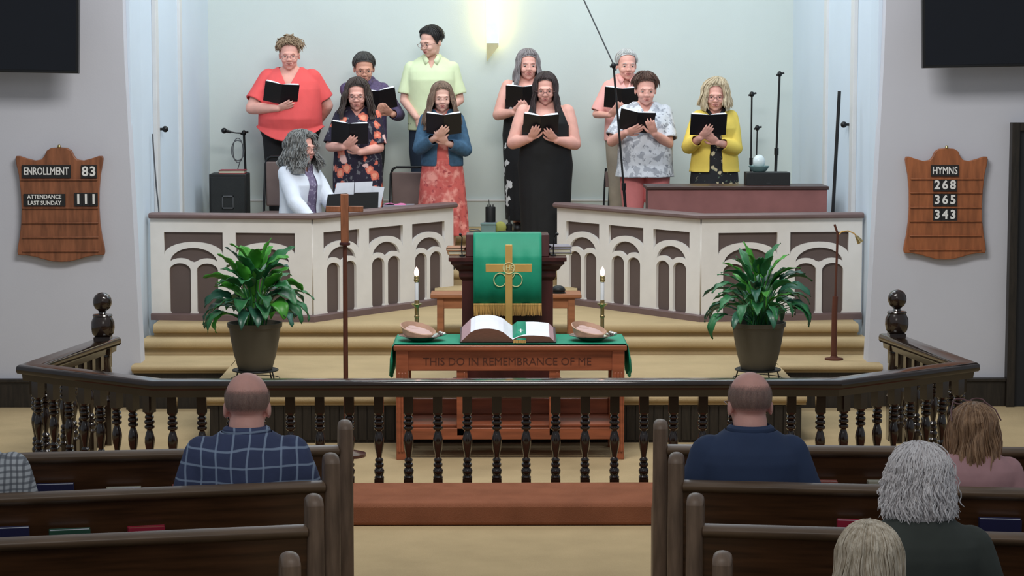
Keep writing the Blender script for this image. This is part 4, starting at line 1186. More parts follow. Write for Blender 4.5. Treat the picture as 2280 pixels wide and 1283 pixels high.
def person(label, X, Y, z0, H, b, hair=None, hairm=None, skinm='fair', yaw=0.0, head=(0, .25, 0), hs=1.13, face=True,
           top=None, bottom=None, over=None, arms=None, book=None, seated=False, seat_z=.44, glasses=False, openm=True, group=None, seed=1, feet=True, necklace=None, vox=.0062, turn=0.0, hdrop=.012, collar=None):
    """b: dict sh (shoulder half width), bust, waist, hip, dep ; local frame faces -Y; arms=(armL,armR) each a dict"""
    t = thing('person', label, 'person', (X, Y, z0), yaw, group)
    k = H / 1.7
    dz = 0.0
    zs = lambda z: z * k - dz
    if seated: dz = .86 * k - (seat_z + .10)
    sh = b['sh']; dep = b.get('dep', .12); bell = b.get('belly', .0); Xa = Vector((1, 0, 0)); Ya = Vector((0, 1, 0))
    # torso rings (z, rx, ry, y)
    def rings(e, z_hi=1.0, z_lo=0.0, shf=1.0):
        hipx, wx_, bx_ = b['hip'], b['waist'], b['bust']
        R_ = [(.80, hipx * .93, dep * 1.05, .01), (.90, hipx, dep * 1.12 + bell * .4, .0), (1.00, lerp(wx_, hipx, .5), dep * 1.0 + bell, -bell * .5), (1.08, wx_, dep * .97 + bell, -bell * .5), (1.18, lerp(wx_, bx_, .7), dep * 1.05 + bell * .4, -.012 - bell * .2),
              (1.26, bx_, dep * 1.12, -.016), (1.33, lerp(bx_, sh, .4) * .95, dep * .98, .0), (1.37, sh * .86 * shf, dep * .82, .012), (1.405, sh * .70 * shf, dep * .66, .018), (1.435, sh * .50 * shf, dep * .56, .02), (1.452, sh * .38, dep * .50, .02), (1.465, .068, .062, .018)]
        return [((0, y, zs(z)), rx + e, ry + e, Xa, Ya) for z, rx, ry, y in R_]
    # joints
    arm = {}
    for q, key in ((-1, 'l'), (1, 'r')):
        S = Vector((q * (sh - .052), .012, zs(1.355)))
        arm[key] = dict(S=S)
    ua, fa = .29 * k, .25 * k
    bk = None
    if book:
        bc = Vector(book['c'])      # local centre of the book
        tilt = book.get('tilt', .65); roll = book.get('roll', 0); byaw = book.get('yaw', 0)
        BM = Matrix.Translation(bc) @ Matrix.Rotation(byaw, 4, 'Z') @ Matrix.Rotation(roll, 4, 'Y') @ Matrix.Rotation(tilt, 4, 'X')
    for q, key in ((-1, 'l'), (1, 'r')):
        A = arm[key]; a = (arms or {}).get(key, {})
        if 'w' in a: Wp = Vector(a['w']); hd = Vector(a.get('d', (0, -.3, -1))); nr = Vector(a.get('n', (-q, 0, 0)))
        elif book:
            u = a.get('u', .07) + .035; v = a.get('v', -.125) - .02
            Wp = BM @ Vector((q * u, -.026, v)); hd = BM.to_3x3() @ Vector((-q * a.get('in', .8), -.08, 1.0)); nr = BM.to_3x3() @ Vector((0, 1, 0))
        else: Wp = A['S'] + Vector((q * .06, -.03, -.52 * k)); hd = Vector((0, -.1, -1)); nr = Vector((-q, 0, 0))
        Sv = A['S']
        if 'e' in a: E = Vector(a['e'])
        else:
            D = Wp - Sv; dl = min(D.length, (ua + fa) * .995); dn = D.normalized()
            c_ = (ua * ua - fa * fa + dl * dl) / (2 * dl); hgt = math.sqrt(max(0, ua * ua - c_ * c_))
            pole = Vector((q * a.get('out', .62), .25, -.9)); pole = (pole - dn * pole.dot(dn)).normalized()
            E = Sv + dn * c_ + pole * hgt
        A.update(W=Wp, E=E, d=hd, n=nr)
    ar = b.get('arm', .045)
    # ---- body
    bm = bmesh.new()
    loft(bm, rings(-.012), 28)
    hc = Vector((head[3] if len(head) > 3 else 0, -.02 - .05 * max(0, head[1]), zs(1.7) - .112 * hs - hdrop))
    HMx = head_matrix(hc, head[0], head[1], head[2])
    nb = Vector((0, .018, zs(1.44)))
    limb(bm, [nb + Vector((0, .0, -.04)), nb + Vector((0, -.005, .02)), HMx @ (Vector((0, .012, -.045)) * hs)], [b.get('neck', .058) * 1.15, b.get('neck', .058), b.get('neck', .058) * .95], 18)
    add_head(bm, HMx, hs)
    for key, q in (('l', -1), ('r', 1)):
        A = arm[key]; S_, E_, W_ = A['S'], A['E'], A['W']
        limb(bm, [S_, S_.lerp(E_, .35), E_], [ar * 1.12, ar * 1.10, ar * .86], 16)
        limb(bm, [E_, E_.lerp(W_, .3), W_], [ar * .88, ar * .86, min(.030, ar * .62)], 16)
        hand(bm, W_, A['d'], A['n'], 1.0 * k ** .5, (arms or {}).get(key, {}).get('curl', .35), side=q * (-1 if book or 1 else 1))
    # legs
    lr = b.get('leg', .078); legs = []
    for q in (-1, 1):
        hx = max(.08, b['hip'] * .48)
        Hp = Vector((q * hx, .0, zs(.88)))
        if seated:
            K = Vector((q * (hx + .03), -.38, seat_z + .08)); An = Vector((q * (hx + .03), -.34, .09))
        else:
            K = Vector((q * hx * .95, -.01, zs(.47))); An = Vector((q * hx * .9, .015, .085))
        legs.append((Hp, K, An))
        limb(bm, [Hp, Hp.lerp(K, .4), K], [lr * 1.15, lr * 1.05, lr * .72], 16)
        limb(bm, [K, K.lerp(An, .3), K.lerp(An, .75), An], [lr * .70, lr * .72, lr * .5, lr * .42], 16)
        limb(bm, [An + Vector((0, .02, -.045)), An + Vector((0, -.08, -.055)), An + Vector((0, -.15, -.062))], [.035, .032, .024], 12)
    me = remesh('body', bm, vox, 2)
    body = finish('body', me, SK[skinm], t)
    # shoes
    if feet:
        for (Hp, K, An), nm in zip(legs, 'lr'):
            bm = bmesh.new(); limb(bm, [An + Vector((0, .03, -.040)), An + Vector((0, -.06, -.050)), An + Vector((0, -.15, -.058))], [.044, .040, .034], 12); bx(bm, An.x - .035, An.x + .035, An.y - .175, An.y + .055, .001, .018)
            for v in bm.verts: v.co.z = max(v.co.z, .001)
            obj('shoe', bm, M['shoe'], t)
    # ---- clothes
    def cut(me, cond):
        b2 = bmesh.new(); b2.from_mesh(me)
        bmesh.ops.delete(b2, geom=[f for f in b2.faces if cond(f.calc_center_median())], context='FACES')
        bmesh.ops.delete(b2, geom=[v for v in b2.verts if not v.link_faces], context='VERTS')
        for _ in range(5):
            mv = {}
            for v in b2.verts:
                if v.is_boundary:
                    nb_ = [e.other_vert(v) for e in v.link_edges if e.is_boundary]
                    if len(nb_) == 2: mv[v] = v.co * .4 + (nb_[0].co + nb_[1].co) * .3
            for v, p_ in mv.items(): v.co = p_
        b2.to_mesh(me); b2.free()
    def sleeve(bm, key, e, frac):
        A = arm[key]; S_, E_, W_ = A['S'], A['E'], A['W']
        ed = (E_ - S_); r0 = ar * 1.10 + e * .8; r1 = ar * 1.0 + e * 1.2
        if frac <= 1:
            En = S_ + ed * frac
            tube(bm, [S_, S_.lerp(En, .5), En], [r0, lerp(r0, r1, .5), r1 + .006], 20); ell(bm, S_, r0, r0, r0)
        else:
            Wn = E_.lerp(W_, frac - 1)
            limb(bm, [S_, S_.lerp(E_, .4), E_], [r0, ar * 1.08 + e * .9, ar * .92 + e * .9], 18); ell(bm, E_, ar * .92 + e, ar * .92 + e, ar * .92 + e)
            tube(bm, [E_, E_.lerp(Wn, .4), Wn], [ar * .92 + e, ar * .9 + e, max(.036, ar * .62 + e)], 18)
    def garment(name, m, e, z_lo, sl, skirt=None, pleat=0, neck=None, shf=1.0, wrinkle=.004, vx=.0075, zhi=None, hemcurve=0, opening=None, flare=0, lowcut=None):
        bm = bmesh.new(); rr = []
        R_ = rings(e, shf=shf)
        lowz = zs(z_lo)
        rr = [r for r in R_ if r[0][2] > lowz + .02]
        if zhi: rr = [r for r in rr if r[0][2] < zs(zhi)]
        if not rr: rr = [R_[1]]
        first = rr[0]
        if skirt:
            # skirt rings below hip down to z_lo: skirt = (bottom rx, bottom ry)
            base = [r for r in R_ if r[0][2] > zs(.86)]
            if zhi: base = [r for r in base if r[0][2] < zs(zhi)] or [R_[1]]
            rr = base; f0 = rr[0]; sk = []
            if seated: lowz = zs(.80)
            n = 10
            for i in range(n):
                u = 1 - i / n
                sk.append(((0, 0, lerp(f0[0][2], lowz, u)), lerp(f0[1], skirt[0], u ** .8), lerp(f0[2], skirt[1], u ** .8), Xa, Ya))
            rr = sk + rr
        else:
            rr = [((first[0][0], first[0][1], lowz), first[1] + flare, first[2] + flare, Xa, Ya)] + rr
        loft(bm, rr, 64 if pleat else 40)
        if pleat:
            for v in bm.verts:
                if v.co.z < zs(.86):
                    a = math.atan2(v.co.y, v.co.x); u = (zs(.86) - v.co.z) / max(.01, zs(.86) - lowz)
                    s_ = 1 + pleat * u * math.sin(a * 13 + math.sin(a * 3) * 2); v.co.x *= s_; v.co.y *= s_
        for key in 'lr':
            if sl: sleeve(bm, key, e, sl)
        me = remesh(name, bm, vx, 4)
        sd = Vector((seed * 3.7, seed * 1.3, 0))
        cs = [Vector(v.co) for v in me.vertices]; ns = [Vector(v.vector) for v in me.vertex_normals]
        for v, co, nn in zip(me.vertices, cs, ns):
            fac = mnoise.noise(Vector((co.x * 7, co.y * 7, co.z * 4)) + sd) + .5 * mnoise.noise(Vector((co.x * 16, co.y * 16, co.z * 9)) + sd)
            v.co = co + nn * fac * wrinkle
        if hemcurve:
            for v in me.vertices:
                u = max(0, 1 - (v.co.z - lowz) / .16); v.co.z += u * hemcurve * (v.co.x / b['hip']) ** 2
        zn = zs(1.465)
        def cond(c):
            if c.z > zn - .012: return True
            if c.z < lowz + .006 and not skirt: return True
            if c.z < lowz + .004: return True
            if neck and c.y < .03:
                dd, ww = neck
                if c.z > zn - dd + dd * abs(c.x) / ww: return True
            if lowcut:
                zz = (c.z + dz) / k; ax_ = abs(c.x)
                if ax_ < .10 and zz > lowcut + (.05 if c.y > 0 else -.01) + 9 * ax_ * ax_: return True
                if zz > 1.20 and ax_ > .118 + (1.44 - zz) * .40: return True
            if opening and c.y < 0 and abs(c.x - opening[1]) < opening[0] * (.55 + .45 * (1 - (c.z - lowz) / max(.1, zn - lowz))) : return True
            return False
        cut(me, cond)
        # cuffs: remove cap faces at sleeve ends
        if sl:
            ends = []
            for key in 'lr':
                A = arm[key]
                if sl <= 1: ends.append((A['S'] + (A['E'] - A['S']) * sl, (A['E'] - A['S']).normalized()))
                else: ends.append((A['E'].lerp(A['W'], sl - 1), (A['W'] - A['E']).normalized()))
            def c2(c):
                for e0, dn in ends:
                    v = c - e0
                    if abs(v.dot(dn)) < .010 and (v - dn * v.dot(dn)).length < (ar + e) * .98 and v.dot(dn) > -.004: return True
                return False
            cut(me, c2)
        g = finish(name, me, m, t)
        g.modifiers.new('s', 'SOLIDIFY').thickness = .003
        return g
    def trousers(name, m, e, hem=.03, rise=.98, wide=1.0):
        bm = bmesh.new()
        R_ = [r for r in rings(e) if r[0][2] < zs(rise) + .02]
        loft(bm, [((0, .0, zs(.80)), b['hip'] * .9, dep * .98, Xa, Ya)] + R_[1:] if len(R_) > 1 else R_ * 2, 32) if len(R_) > 1 else None
        for Hp, K, An in legs:
            Hn = An if hem < .3 else K + Vector((0, 0, -.0))
            limb(bm, [Hp, Hp.lerp(K, .5), K], [lr * 1.15 + e, lr * 1.04 * wide + e, lr * .8 * wide + e], 20)
            if hem < .3: tube(bm, [K, K.lerp(An, .5), An + Vector((0, 0, -.03))], [lr * .8 * wide + e, lr * .74 * wide + e, lr * .68 * wide + e], 20)
            else: tube(bm, [K + Vector((0, 0, .05)), K + Vector((0, 0, -.05))], [lr * .85 * wide + e, lr * .92 * wide + e], 20)
        me = remesh(name, bm, .009, 4)
        g = finish(name, me, m, t); return g
    if bottom:
        if bottom[0] == 'trousers': trousers(bottom[2] if len(bottom) > 2 else 'trousers', bottom[1], .010)
        elif bottom[0] == 'shorts': trousers('shorts', bottom[1], .02, .5, .98, 1.15)
        elif bottom[0] == 'skirt': garment('skirt', bottom[1], .012, bottom[2], 0, skirt=bottom[3], pleat=.06, zhi=1.06, wrinkle=.006)
    if top: garment(**top)
    if over: garment(**over)
    if collar:
        zn = zs(1.452); bm = bmesh.new(); prv = None
        for i in range(25):
            a_ = -2.55 + 5.1 * i / 24; r1, r2 = .076, .092
            drop = .018 + .030 * (abs(a_) / 2.55) ** 4
            row = [bm.verts.new((r * math.sin(a_), .018 + r * .9 * math.cos(a_), z_)) for r, z_ in ((r1 - .006, zn - .005), (r1, zn + .022), (r2, zn + .012), (r2 + .008, zn - drop))]
            if prv:
                for j_ in range(3): bm.faces.new((prv[j_], prv[j_ + 1], row[j_ + 1], row[j_]))
            prv = row
        for q in (-1, 1):
            e_ = [Vector((q * .050, -.062, zn + .014)), Vector((q * .082, -.052, zn - .010)), Vector((q * .052, -.098, zn - .075)), Vector((q * .020, -.085, zn - .035))]
            bm.faces.new([bm.verts.new(v) for v in e_])
        co = obj('collar', bm, collar, t); co.modifiers.new('s', 'SOLIDIFY').thickness = .004
    # head dressing
    if face: face_parts(t, HMx, hs, openm, glasses, hairm if hairm else M['lens'])
    else: face_parts(t, HMx, hs, False, glasses, hairm if hairm else M['lens'])
    if hair is not None: hair_build(t, HMx, hs, hair, hairm, seed)
    if necklace:
        bm = bmesh.new(); zn = zs(1.455); tube(bm, [(.07 * math.sin(a) , -.055 - .07 * math.cos(a) * .8 - .0, zn - .04 - .09 * math.cos(a / 2)) for a in [-2.2 + 4.4 * i / 20 for i in range(21)]], .003, 6); obj('necklace', bm, M['brass'], t)
    # hymnal held in the hands
    if book:
        Wm = t.matrix_basis @ BM
        loc, rq, _ = (Matrix.Translation(t.location) @ Matrix.Rotation(yaw, 4, 'Z') @ BM).decompose()
        bt = thing('hymnal', book['label'], 'book', loc); bt.rotation_mode = 'QUATERNION'; bt.rotation_quaternion = rq
        w_ = book.get('w', .152); h_ = .105; va = book.get('v', .16)
        for q, nm in ((-1, 'l'), (1, 'r')):
            ro = Matrix.Rotation(-q * va, 4, 'Z')
            bm = bmesh.new(); x0, x1 = (0, w_) if q > 0 else (-w_, 0); bx(bm, x0, x1, -.003, .002, -h_, h_, Matrix.Rotation(q * va, 4, 'Z')); obj('cover', bm, M['blackbook'], bt, bevel=.001)
            bm = bmesh.new(); A_ = []; n = 6
            tp = []; 
            for i in range(n + 1):
                u = i / n; x = q * (.002 + (w_ - .008) * u); th = .006 + .022 * math.sin(min(1, u * 1.6) * PI / 2)
                tp.append((x, th))
            poly = [(x, .002) for x, th in tp] + [(x, th) for x, th in tp[::-1]]
            prism(bm, poly, -h_ + .005, h_ - .005, 'z')
            for v in bm.verts: v.co = Matrix.Rotation(q * va, 4, 'Z') @ v.co
            obj('pages', bm, M['page'], bt, smooth=False)
    return t, HMx

# fabrics
FB = {}
FB['coral'] = mat('coral jersey', (236, 92, 92), 0.85, var=.05, bump=.2, bscale=12)
FB['blackp'] = mat('black trousers', (22, 22, 26), 0.85, bump=.2, bscale=14)
FB['blackd'] = mat('black dress', (14, 15, 18), 0.8, var=.1, bump=.3, bscale=12)
FB['floral'] = mix_layers('dark floral', (34, 26, 48), [('n', 22, .60, (104, 104, 110), (2, 0, 0), .03), ('v', 9.0, .36, (226, 118, 96), (0, 0, 0), .04), ('v', 9.0, .20, (240, 160, 132), (0, 0, 0), .06), ('v', 6.0, .22, (240, 196, 190), (3, 1, 2), .04)])
FB['purple'] = mat('purple check', (86, 74, 108), .85, var=.25, scale=60)
FB['lime'] = mat('lime knit', (214, 226, 186), .85, var=.04, bump=.25, bscale=12)
FB['navy'] = mat('navy cotton', (26, 40, 58), .85, bump=.2, bscale=14)
FB['denim'] = mat('denim', (58, 92, 120), .85, var=.2, scale=30, bump=.3, bscale=20)
FB['tiedye'] = mix_layers('tie dye coral', (204, 96, 90), [('n', 12, .5, (236, 158, 146), (0, 0, 0), .15), ('n', 26, .6, (170, 70, 72), (5, 0, 0), .08)])
FB['whitefloral'] = mix_layers('white print', (214, 218, 226), [('n', 16, .52, (168, 172, 182), (1, 4, 0), .05), ('n', 30, .60, (140, 144, 156), (5, 0, 0), .05)])
FB['pinkp'] = mat('pink trousers', (222, 132, 132), .85, var=.05, bump=.25, bscale=10)
FB['yellow'] = mat('yellow cardigan', (236, 208, 96), .85, var=.05, bump=.25, bscale=16)
FB['darkfloral'] = mix_layers('black floral', (26, 26, 32), [('v', 15, .26, (196, 184, 150), (0, 0, 0), .05), ('n', 30, .64, (110, 130, 110), (0, 2, 0), .03)])
FB['pinkshirt'] = mat('pink shirt', (238, 176, 170), .85, var=.04, bump=.2, bscale=14)
FB['khaki'] = mat('khaki', (150, 140, 126), .85, bump=.2, bscale=12)
FB['bwstripe'] = mix_layers('black white print', (20, 20, 24), [('n', 9, .60, (226, 226, 228), (0, 0, 0), .02)])
FB['whitecard'] = mat('white cardigan', (226, 232, 244), .85, var=.03, bump=.3, bscale=16)
FB['lavender'] = mix_layers('lavender print', (118, 106, 136), [('n', 40, .55, (168, 158, 182), (0, 0, 0), .06)])
FB['plaid'] = plaid('navy plaid', (68, 78, 112), (160, 178, 204), .062, .005)
FB['checker'] = plaid('white check', (196, 200, 204), (96, 100, 108), .022, .0055)
FB['navypolo'] = mat('navy polo', (52, 68, 100), .85, var=.05, bump=.3, bscale=9)
FB['olive'] = mat('dark olive', (66, 71, 66), .9, var=.08, bump=.3, bscale=9)
FB['pinktop'] = mat('pink top', (206, 158, 160), .85, bump=.3, bscale=12)
FB['tank'] = mat('peach top', (214, 150, 140), .85)

def sx(px, s): return (px - 1100) / s
def gm(name, m, e, z_lo, sl, **k): return dict(name=name, m=m, e=e, z_lo=z_lo, sl=sl, **k)
SB, SF = 5100 / 20.5, 5100 / 19.78     # px per metre for back and front rows
YB_, YF_ = 20.5, 19.78
def zb(py, s): return CAMZ - (py - 135) / s
def bookc(X, px, py, s, z0, fwd=-.30): return (sx(px, s) * (1 - .3 / 20) - X, fwd, zb(py, s) - z0)

SHORT = dict(line=1.01, sideang=.95, end=1.95, thick=.016, n=260, sr=.0035, fluff=.3)
# --- back row
X = sx(648, SB)
person('woman in coral short-sleeved top holding a hymnal at the left end', X, YB_, ZB, 1.71, dict(sh=.245, bust=.255, waist=.26, hip=.265, dep=.16, belly=.05, arm=.062, leg=.10, neck=.066),
       hair=dict(line=0.88, sideang=.9, end=1.7, thick=.024, n=300, sr=.006, fluff=.7, curl=.008, buns=[(.0, -.01, .125, .045), (-.05, .0, .09, .045), (.045, .02, .09, .04)]), hairm=HM['blondgrey'], head=(.05, .18, 0), skinm='pink', seed=1,
       top=gm('blouse', FB['coral'], .022, .80, .78, neck=(.20, .10), hemcurve=.10, flare=.02), bottom=('trousers', FB['blackp']), glasses=True, necklace=True,
       book=dict(c=bookc(X, 628, 208, SB, ZB), roll=.13, yaw=.1, tilt=.6, label='open black hymnal held by the woman in coral'),
       arms=dict(l=dict(u=-.02, v=-.12, e=(-.335, -.10, 1.10), **{'in': 1.5}, curl=.2), r=dict(w=(.25, .16, .98), d=(-.8, .2, -.2), n=(0, -1, 0), e=(.325, .06, 1.12))))
X = sx(812, SB)
person('man in purple checked shirt with dark hair behind the woman in floral dress', X, YB_ + .05, ZB, 1.59, dict(sh=.215, bust=.19, waist=.18, hip=.185, dep=.115, arm=.044),
       hair=dict(SHORT, line=1.02), hairm=HM['darkgrey'], head=(.1, .3, 0), skinm='tan', seed=2, glasses=True,
       top=gm('shirt', FB['purple'], .016, .84, 1.9, neck=(.07, .05)), collar=FB['purple'], bottom=('trousers', FB['blackp']),
       book=dict(c=bookc(X, 845, 222, SB, ZB), roll=-.12, tilt=.6, label='open black hymnal held by the man in the purple shirt'), arms=dict(l=dict(u=.02), r=dict(u=.06)))
X = sx(962, SB)
person('tall man in lime green polo looking down to his right', X, YB_, ZB, 1.82, dict(sh=.235, bust=.20, waist=.20, hip=.20, dep=.125, belly=.02, arm=.046),
       hair=dict(SHORT, line=.9, thick=.022, end=2.05), hairm=HM['black'], head=(-.75, .30, 0), skinm='fair', seed=3, glasses=True, hs=1.1,
       top=gm('polo_shirt', FB['lime'], .018, .84, .82, neck=(.12, .06)), collar=FB['lime'], bottom=('shorts', FB['navy']),
       arms=dict(l=dict(w=(-.13, -.17, 1.02), d=(.7, -.1, -.5), n=(0, 1, 0), e=(-.245, -.02, 1.17)), r=dict(w=(.0, -.19, 1.0), d=(-.6, -.1, -.5), n=(0, 1, 0), e=(.25, -.0, 1.17))))
X = sx(1175, SB)
person('woman with long grey hair and bare shoulders in black and white dress', X, YB_, ZB, 1.62, dict(sh=.225, bust=.205, waist=.20, hip=.215, dep=.135, arm=.056, leg=.09),
       hair=dict(line=1.01, sideang=.85, hang=.30, fronthang=.85, thick=.014, n=300, sr=.0045, fluff=.4, wave=.006, flare=.14), hairm=HM['longgrey'], head=(.1, .12, 0), skinm='pink', seed=4,
       top=gm('dress', FB['bwstripe'], .012, .10, 0, skirt=(.20, .16), pleat=.02, lowcut=1.30), feet=True,
       book=dict(c=bookc(X, 1164, 214, SB, ZB), roll=.0, tilt=.55, label='open black hymnal held by the woman with long grey hair'), arms=dict(l=dict(u=.05, **{'in': 1.0}), r=dict(u=.03)))
X = sx(1396, SB)
person('grey haired person in pink collared shirt behind the tall microphone stand', X - .01, YB_ + .03, ZB, 1.62, dict(sh=.205, bust=.18, waist=.17, hip=.18, dep=.11, arm=.04),
       hair=dict(SHORT, line=.85, thick=.012), hairm=HM['white'], head=(.15, .15, 0), skinm='pink', seed=5,
       top=gm('shirt', FB['pinkshirt'], .016, .84, .9, neck=(.13, .055)), collar=FB['pinkshirt'], bottom=('trousers', FB['khaki']),
       book=dict(c=bookc(X, 1386, 218, SB, ZB), roll=.03, tilt=.55, label='open black hymnal held by the grey haired person in pink'), arms=dict(l=dict(u=.06, v=-.14), r=dict(u=.02)))
# --- front row
X = sx(797, SF)
person('woman with long dark hair in navy floral dress', X, YF_, ZF, 1.63, dict(sh=.195, bust=.19, waist=.185, hip=.20, dep=.13, belly=.02, arm=.05, leg=.085),
       hair=dict(line=0.96, sideang=.85, hang=.27, fronthang=.9, thick=.016, n=280, sr=.0045, fluff=.4, flare=.25), hairm=HM['brown'], head=(-.02, .25, 0), skinm='pink', seed=6, glasses=True,
       top=gm('dress', FB['floral'], .014, .38, .92, skirt=(.215, .19), pleat=.03, neck=(.10, .08)),
       book=dict(c=bookc(X, 779, 295, SF, ZF), roll=.07, tilt=.55, w=.158, label='open black hymnal held by the woman in the floral dress'), arms=dict(l=dict(u=.01, v=-.10, **{'in': .9}), r=dict(u=.06, v=-.14, **{'in': 1.5})))
X = sx(985, SF)
person('girl with long light brown hair in denim jacket and coral tie-dye skirt', X, 19.68, ZF, 1.60, dict(sh=.185, bust=.16, waist=.15, hip=.17, dep=.10, arm=.038, leg=.07),
       hair=dict(line=0.98, sideang=.85, hang=.36, fronthang=.85, thick=.012, n=280, sr=.004, fluff=.4, flare=.28), hairm=HM['lightbrown'], head=(.1, .22, 0), skinm='fair', seed=7, hs=1.04,
       top=gm('top', FB['tiedye'], .008, .92, 0, neck=(.09, .06)), over=gm('denim_jacket', FB['denim'], .024, .93, 1.85, opening=(.055, .01), neck=(.09, .07)),
       bottom=('skirt', FB['tiedye'], .30, (.225, .15)),
       book=dict(c=bookc(X, 989, 275, SF, ZF), roll=.0, tilt=.6, v=.22, label='open black hymnal held by the girl in the denim jacket'), arms=dict(l=dict(u=.035, v=-.09, **{'in': .9}), r=dict(u=-.01, v=-.15)))
X = sx(1214, SF)
person('woman with very long dark hair in a long sleeveless black dress', X, 19.74, ZF, 1.68, dict(sh=.235, bust=.20, waist=.20, hip=.225, dep=.14, belly=.02, arm=.062, leg=.09),
       hair=dict(line=0.91, sideang=.8, hang=.36, fronthang=1.0, thick=.014, n=320, sr=.0045, fluff=.35, flare=.10), hairm=HM['maroon'], head=(-.05, .28, 0), skinm='pink', seed=8, glasses=True,
       top=gm('dress', FB['blackd'], .014, .06, 0, skirt=(.20, .17), pleat=.02, lowcut=1.30),
       book=dict(c=bookc(X, 1204, 276, SF, ZF), roll=.03, tilt=.7, v=.2, label='open black hymnal held by the woman in the long black dress'), arms=dict(l=dict(u=.05, v=-.11, **{'in': .4}), r=dict(u=.10, v=-.12, **{'in': .8})))
X = sx(1436, SF)
person('woman with short red-brown hair in white print blouse and pink trousers', X, YF_, ZF, 1.67, dict(sh=.215, bust=.205, waist=.215, hip=.22, dep=.14, belly=.035, arm=.052, leg=.094),
       hair=dict(SHORT, line=.98, thick=.024, end=1.9, fluff=.6), hairm=HM['redbrown'], head=(.05, .2, 0), skinm='pink', seed=9,
       top=gm('blouse', FB['whitefloral'], .022, .79, .85, neck=(.12, .075), flare=.015), bottom=('trousers', FB['pinkp']),
       book=dict(c=bookc(X, 1417, 270, SF, ZF), roll=.14, tilt=.6, v=.2, label='open black hymnal held by the woman in the white blouse'), arms=dict(l=dict(u=.04, v=-.08, **{'in': 1.6}), r=dict(u=.13, v=-.05, out=.45, **{'in': .5})))
X = sx(1591, SF)
person('blonde woman in yellow cardigan over a black floral dress', X, YF_, ZF, 1.62, dict(sh=.19, bust=.18, waist=.175, hip=.19, dep=.115, arm=.045, leg=.08),
       hair=dict(line=0.94, sideang=.75, hang=.17, fronthang=1.0, thick=.024, n=320, sr=.005, fluff=.5, flare=.16, part=1.2, tuck=1.6), hairm=HM['blonde'], head=(-.08, .18, 0), skinm='pink', seed=10, glasses=True,
       top=gm('dress', FB['darkfloral'], .008, .42, 0, skirt=(.235, .19), pleat=.05, neck=(.11, .08)), over=gm('cardigan', FB['yellow'], .022, .86, 1.72, opening=(.06, .0), neck=(.16, .12), flare=.01),
       book=dict(c=bookc(X, 1577, 276, SF, ZF), roll=.0, tilt=.55, v=.1, w=.155, label='open black hymnal held by the blonde woman in yellow'), arms=dict(l=dict(u=.03, v=-.09, out=.45, **{'in': .7}), r=dict(u=.05, v=-.14, **{'in': 1.2})))
# --- keyboard player
KX, KY = -1.62, 19.15
t, HMk = person('woman with curly grey hair in white cardigan seated at the keyboard', KX, KY, Z3, 1.70, dict(sh=.19, bust=.175, waist=.17, hip=.19, dep=.12, arm=.046, leg=.085), yaw=.75,
       hair=dict(line=0.96, sideang=.62, hang=.26, fronthang=.95, thick=.026, n=420, sr=.005, fluff=.5, curl=.007, wave=.012, flare=.20), hairm=HM['grey'], head=(.18, .08, 0), skinm='pink', seed=11, openm=False, glasses=True,
       top=gm('top', FB['lavender'], .010, .86, 0, neck=(.10, .07)), over=gm('cardigan', FB['whitecard'], .024, .84, 1.85, opening=(.065, .01), neck=(.17, .13)), bottom=('trousers', FB['navy']),
       seated=True, seat_z=.52, arms=dict(l=dict(w=(-.16, -.36, .74), d=(0, -1, -.1), n=(0, 0, -1)), r=dict(w=(.16, -.36, .74), d=(0, -1, -.1), n=(0, 0, -1))))
# stool
s_ = thing('piano_stool', 'padded black stool under the keyboard player', 'stool', (KX, KY, Z3), .75)
obj('seat', box(-.2, .2, -.15, .17, .44, .50), M['blackm'], s_, bevel=.015)
for x in (-.17, .17):
    for y in (-.12, .14): obj('leg', box(x - .015, x + .015, y - .015, y + .015, 0, .44), M['blackm'], s_)

# --- congregation, seen from behind
def sitter(label, px, pytop, Y, b, H=None, **k):
    s = 5100 / Y; X = sx(px, s); ztop = zb(pytop, s)
    # seated head top: H - (.86k - seat) -> solve H
    Hh = (ztop + .028 - .57) / (1 - .86 / 1.7)
    return person(label, X, Y, 0.0, Hh, b, yaw=PI + k.pop('turn', 0), seated=True, seat_z=.47, hdrop=.030, face=False, vox=.007, **k)
BALD = dict(line=1.30, sideang=.9, end=2.12, bald=1.18, thick=.004, n=0)
sitter('balding man in navy plaid shirt seated in the second left pew', 544, 838, 8.90, dict(sh=.222, bust=.225, waist=.235, hip=.22, dep=.15, belly=.04, arm=.058, neck=.072),
       hair=BALD, hairm=HM['stubble'], skinm='pink', head=(0, .10, 0), hs=1.12, seed=12, top=gm('shirt', FB['plaid'], .022, .82, 1.9, wrinkle=.007), collar=FB['plaid'], bottom=('trousers', FB['navy']))
sitter('balding man in plain navy polo seated in the second right pew', 1676, 837, 8.92, dict(sh=.212, bust=.215, waist=.225, hip=.21, dep=.145, belly=.03, arm=.055, neck=.068),
       hair=dict(BALD, bald=1.0), hairm=HM['stubble'], skinm='pink', head=(0.1, .05, 0), hs=1.08, seed=13, glasses=True, top=gm('polo_shirt', FB['navypolo'], .02, .82, .85, wrinkle=.006), collar=FB['navypolo'], bottom=('trousers', FB['khaki']))
t, Hb = sitter('woman with long auburn hair and glasses on her head, far right of the second pew', 2182, 913, 8.95, dict(sh=.185, bust=.17, waist=.17, hip=.19, dep=.11, arm=.042),
       hair=dict(line=0.98, sideang=.6, hang=.29, fronthang=.9, thick=.014, n=620, sr=.003, fluff=.5, wave=.006, flare=.08, tuck=.8), hairm=HM['auburn'], skinm='fair', head=(.1, .1, 0), hs=1.0, seed=14,
       top=gm('blouse', FB['pinktop'], .018, .84, .9), bottom=('trousers', FB['navy']))
bm = bmesh.new()
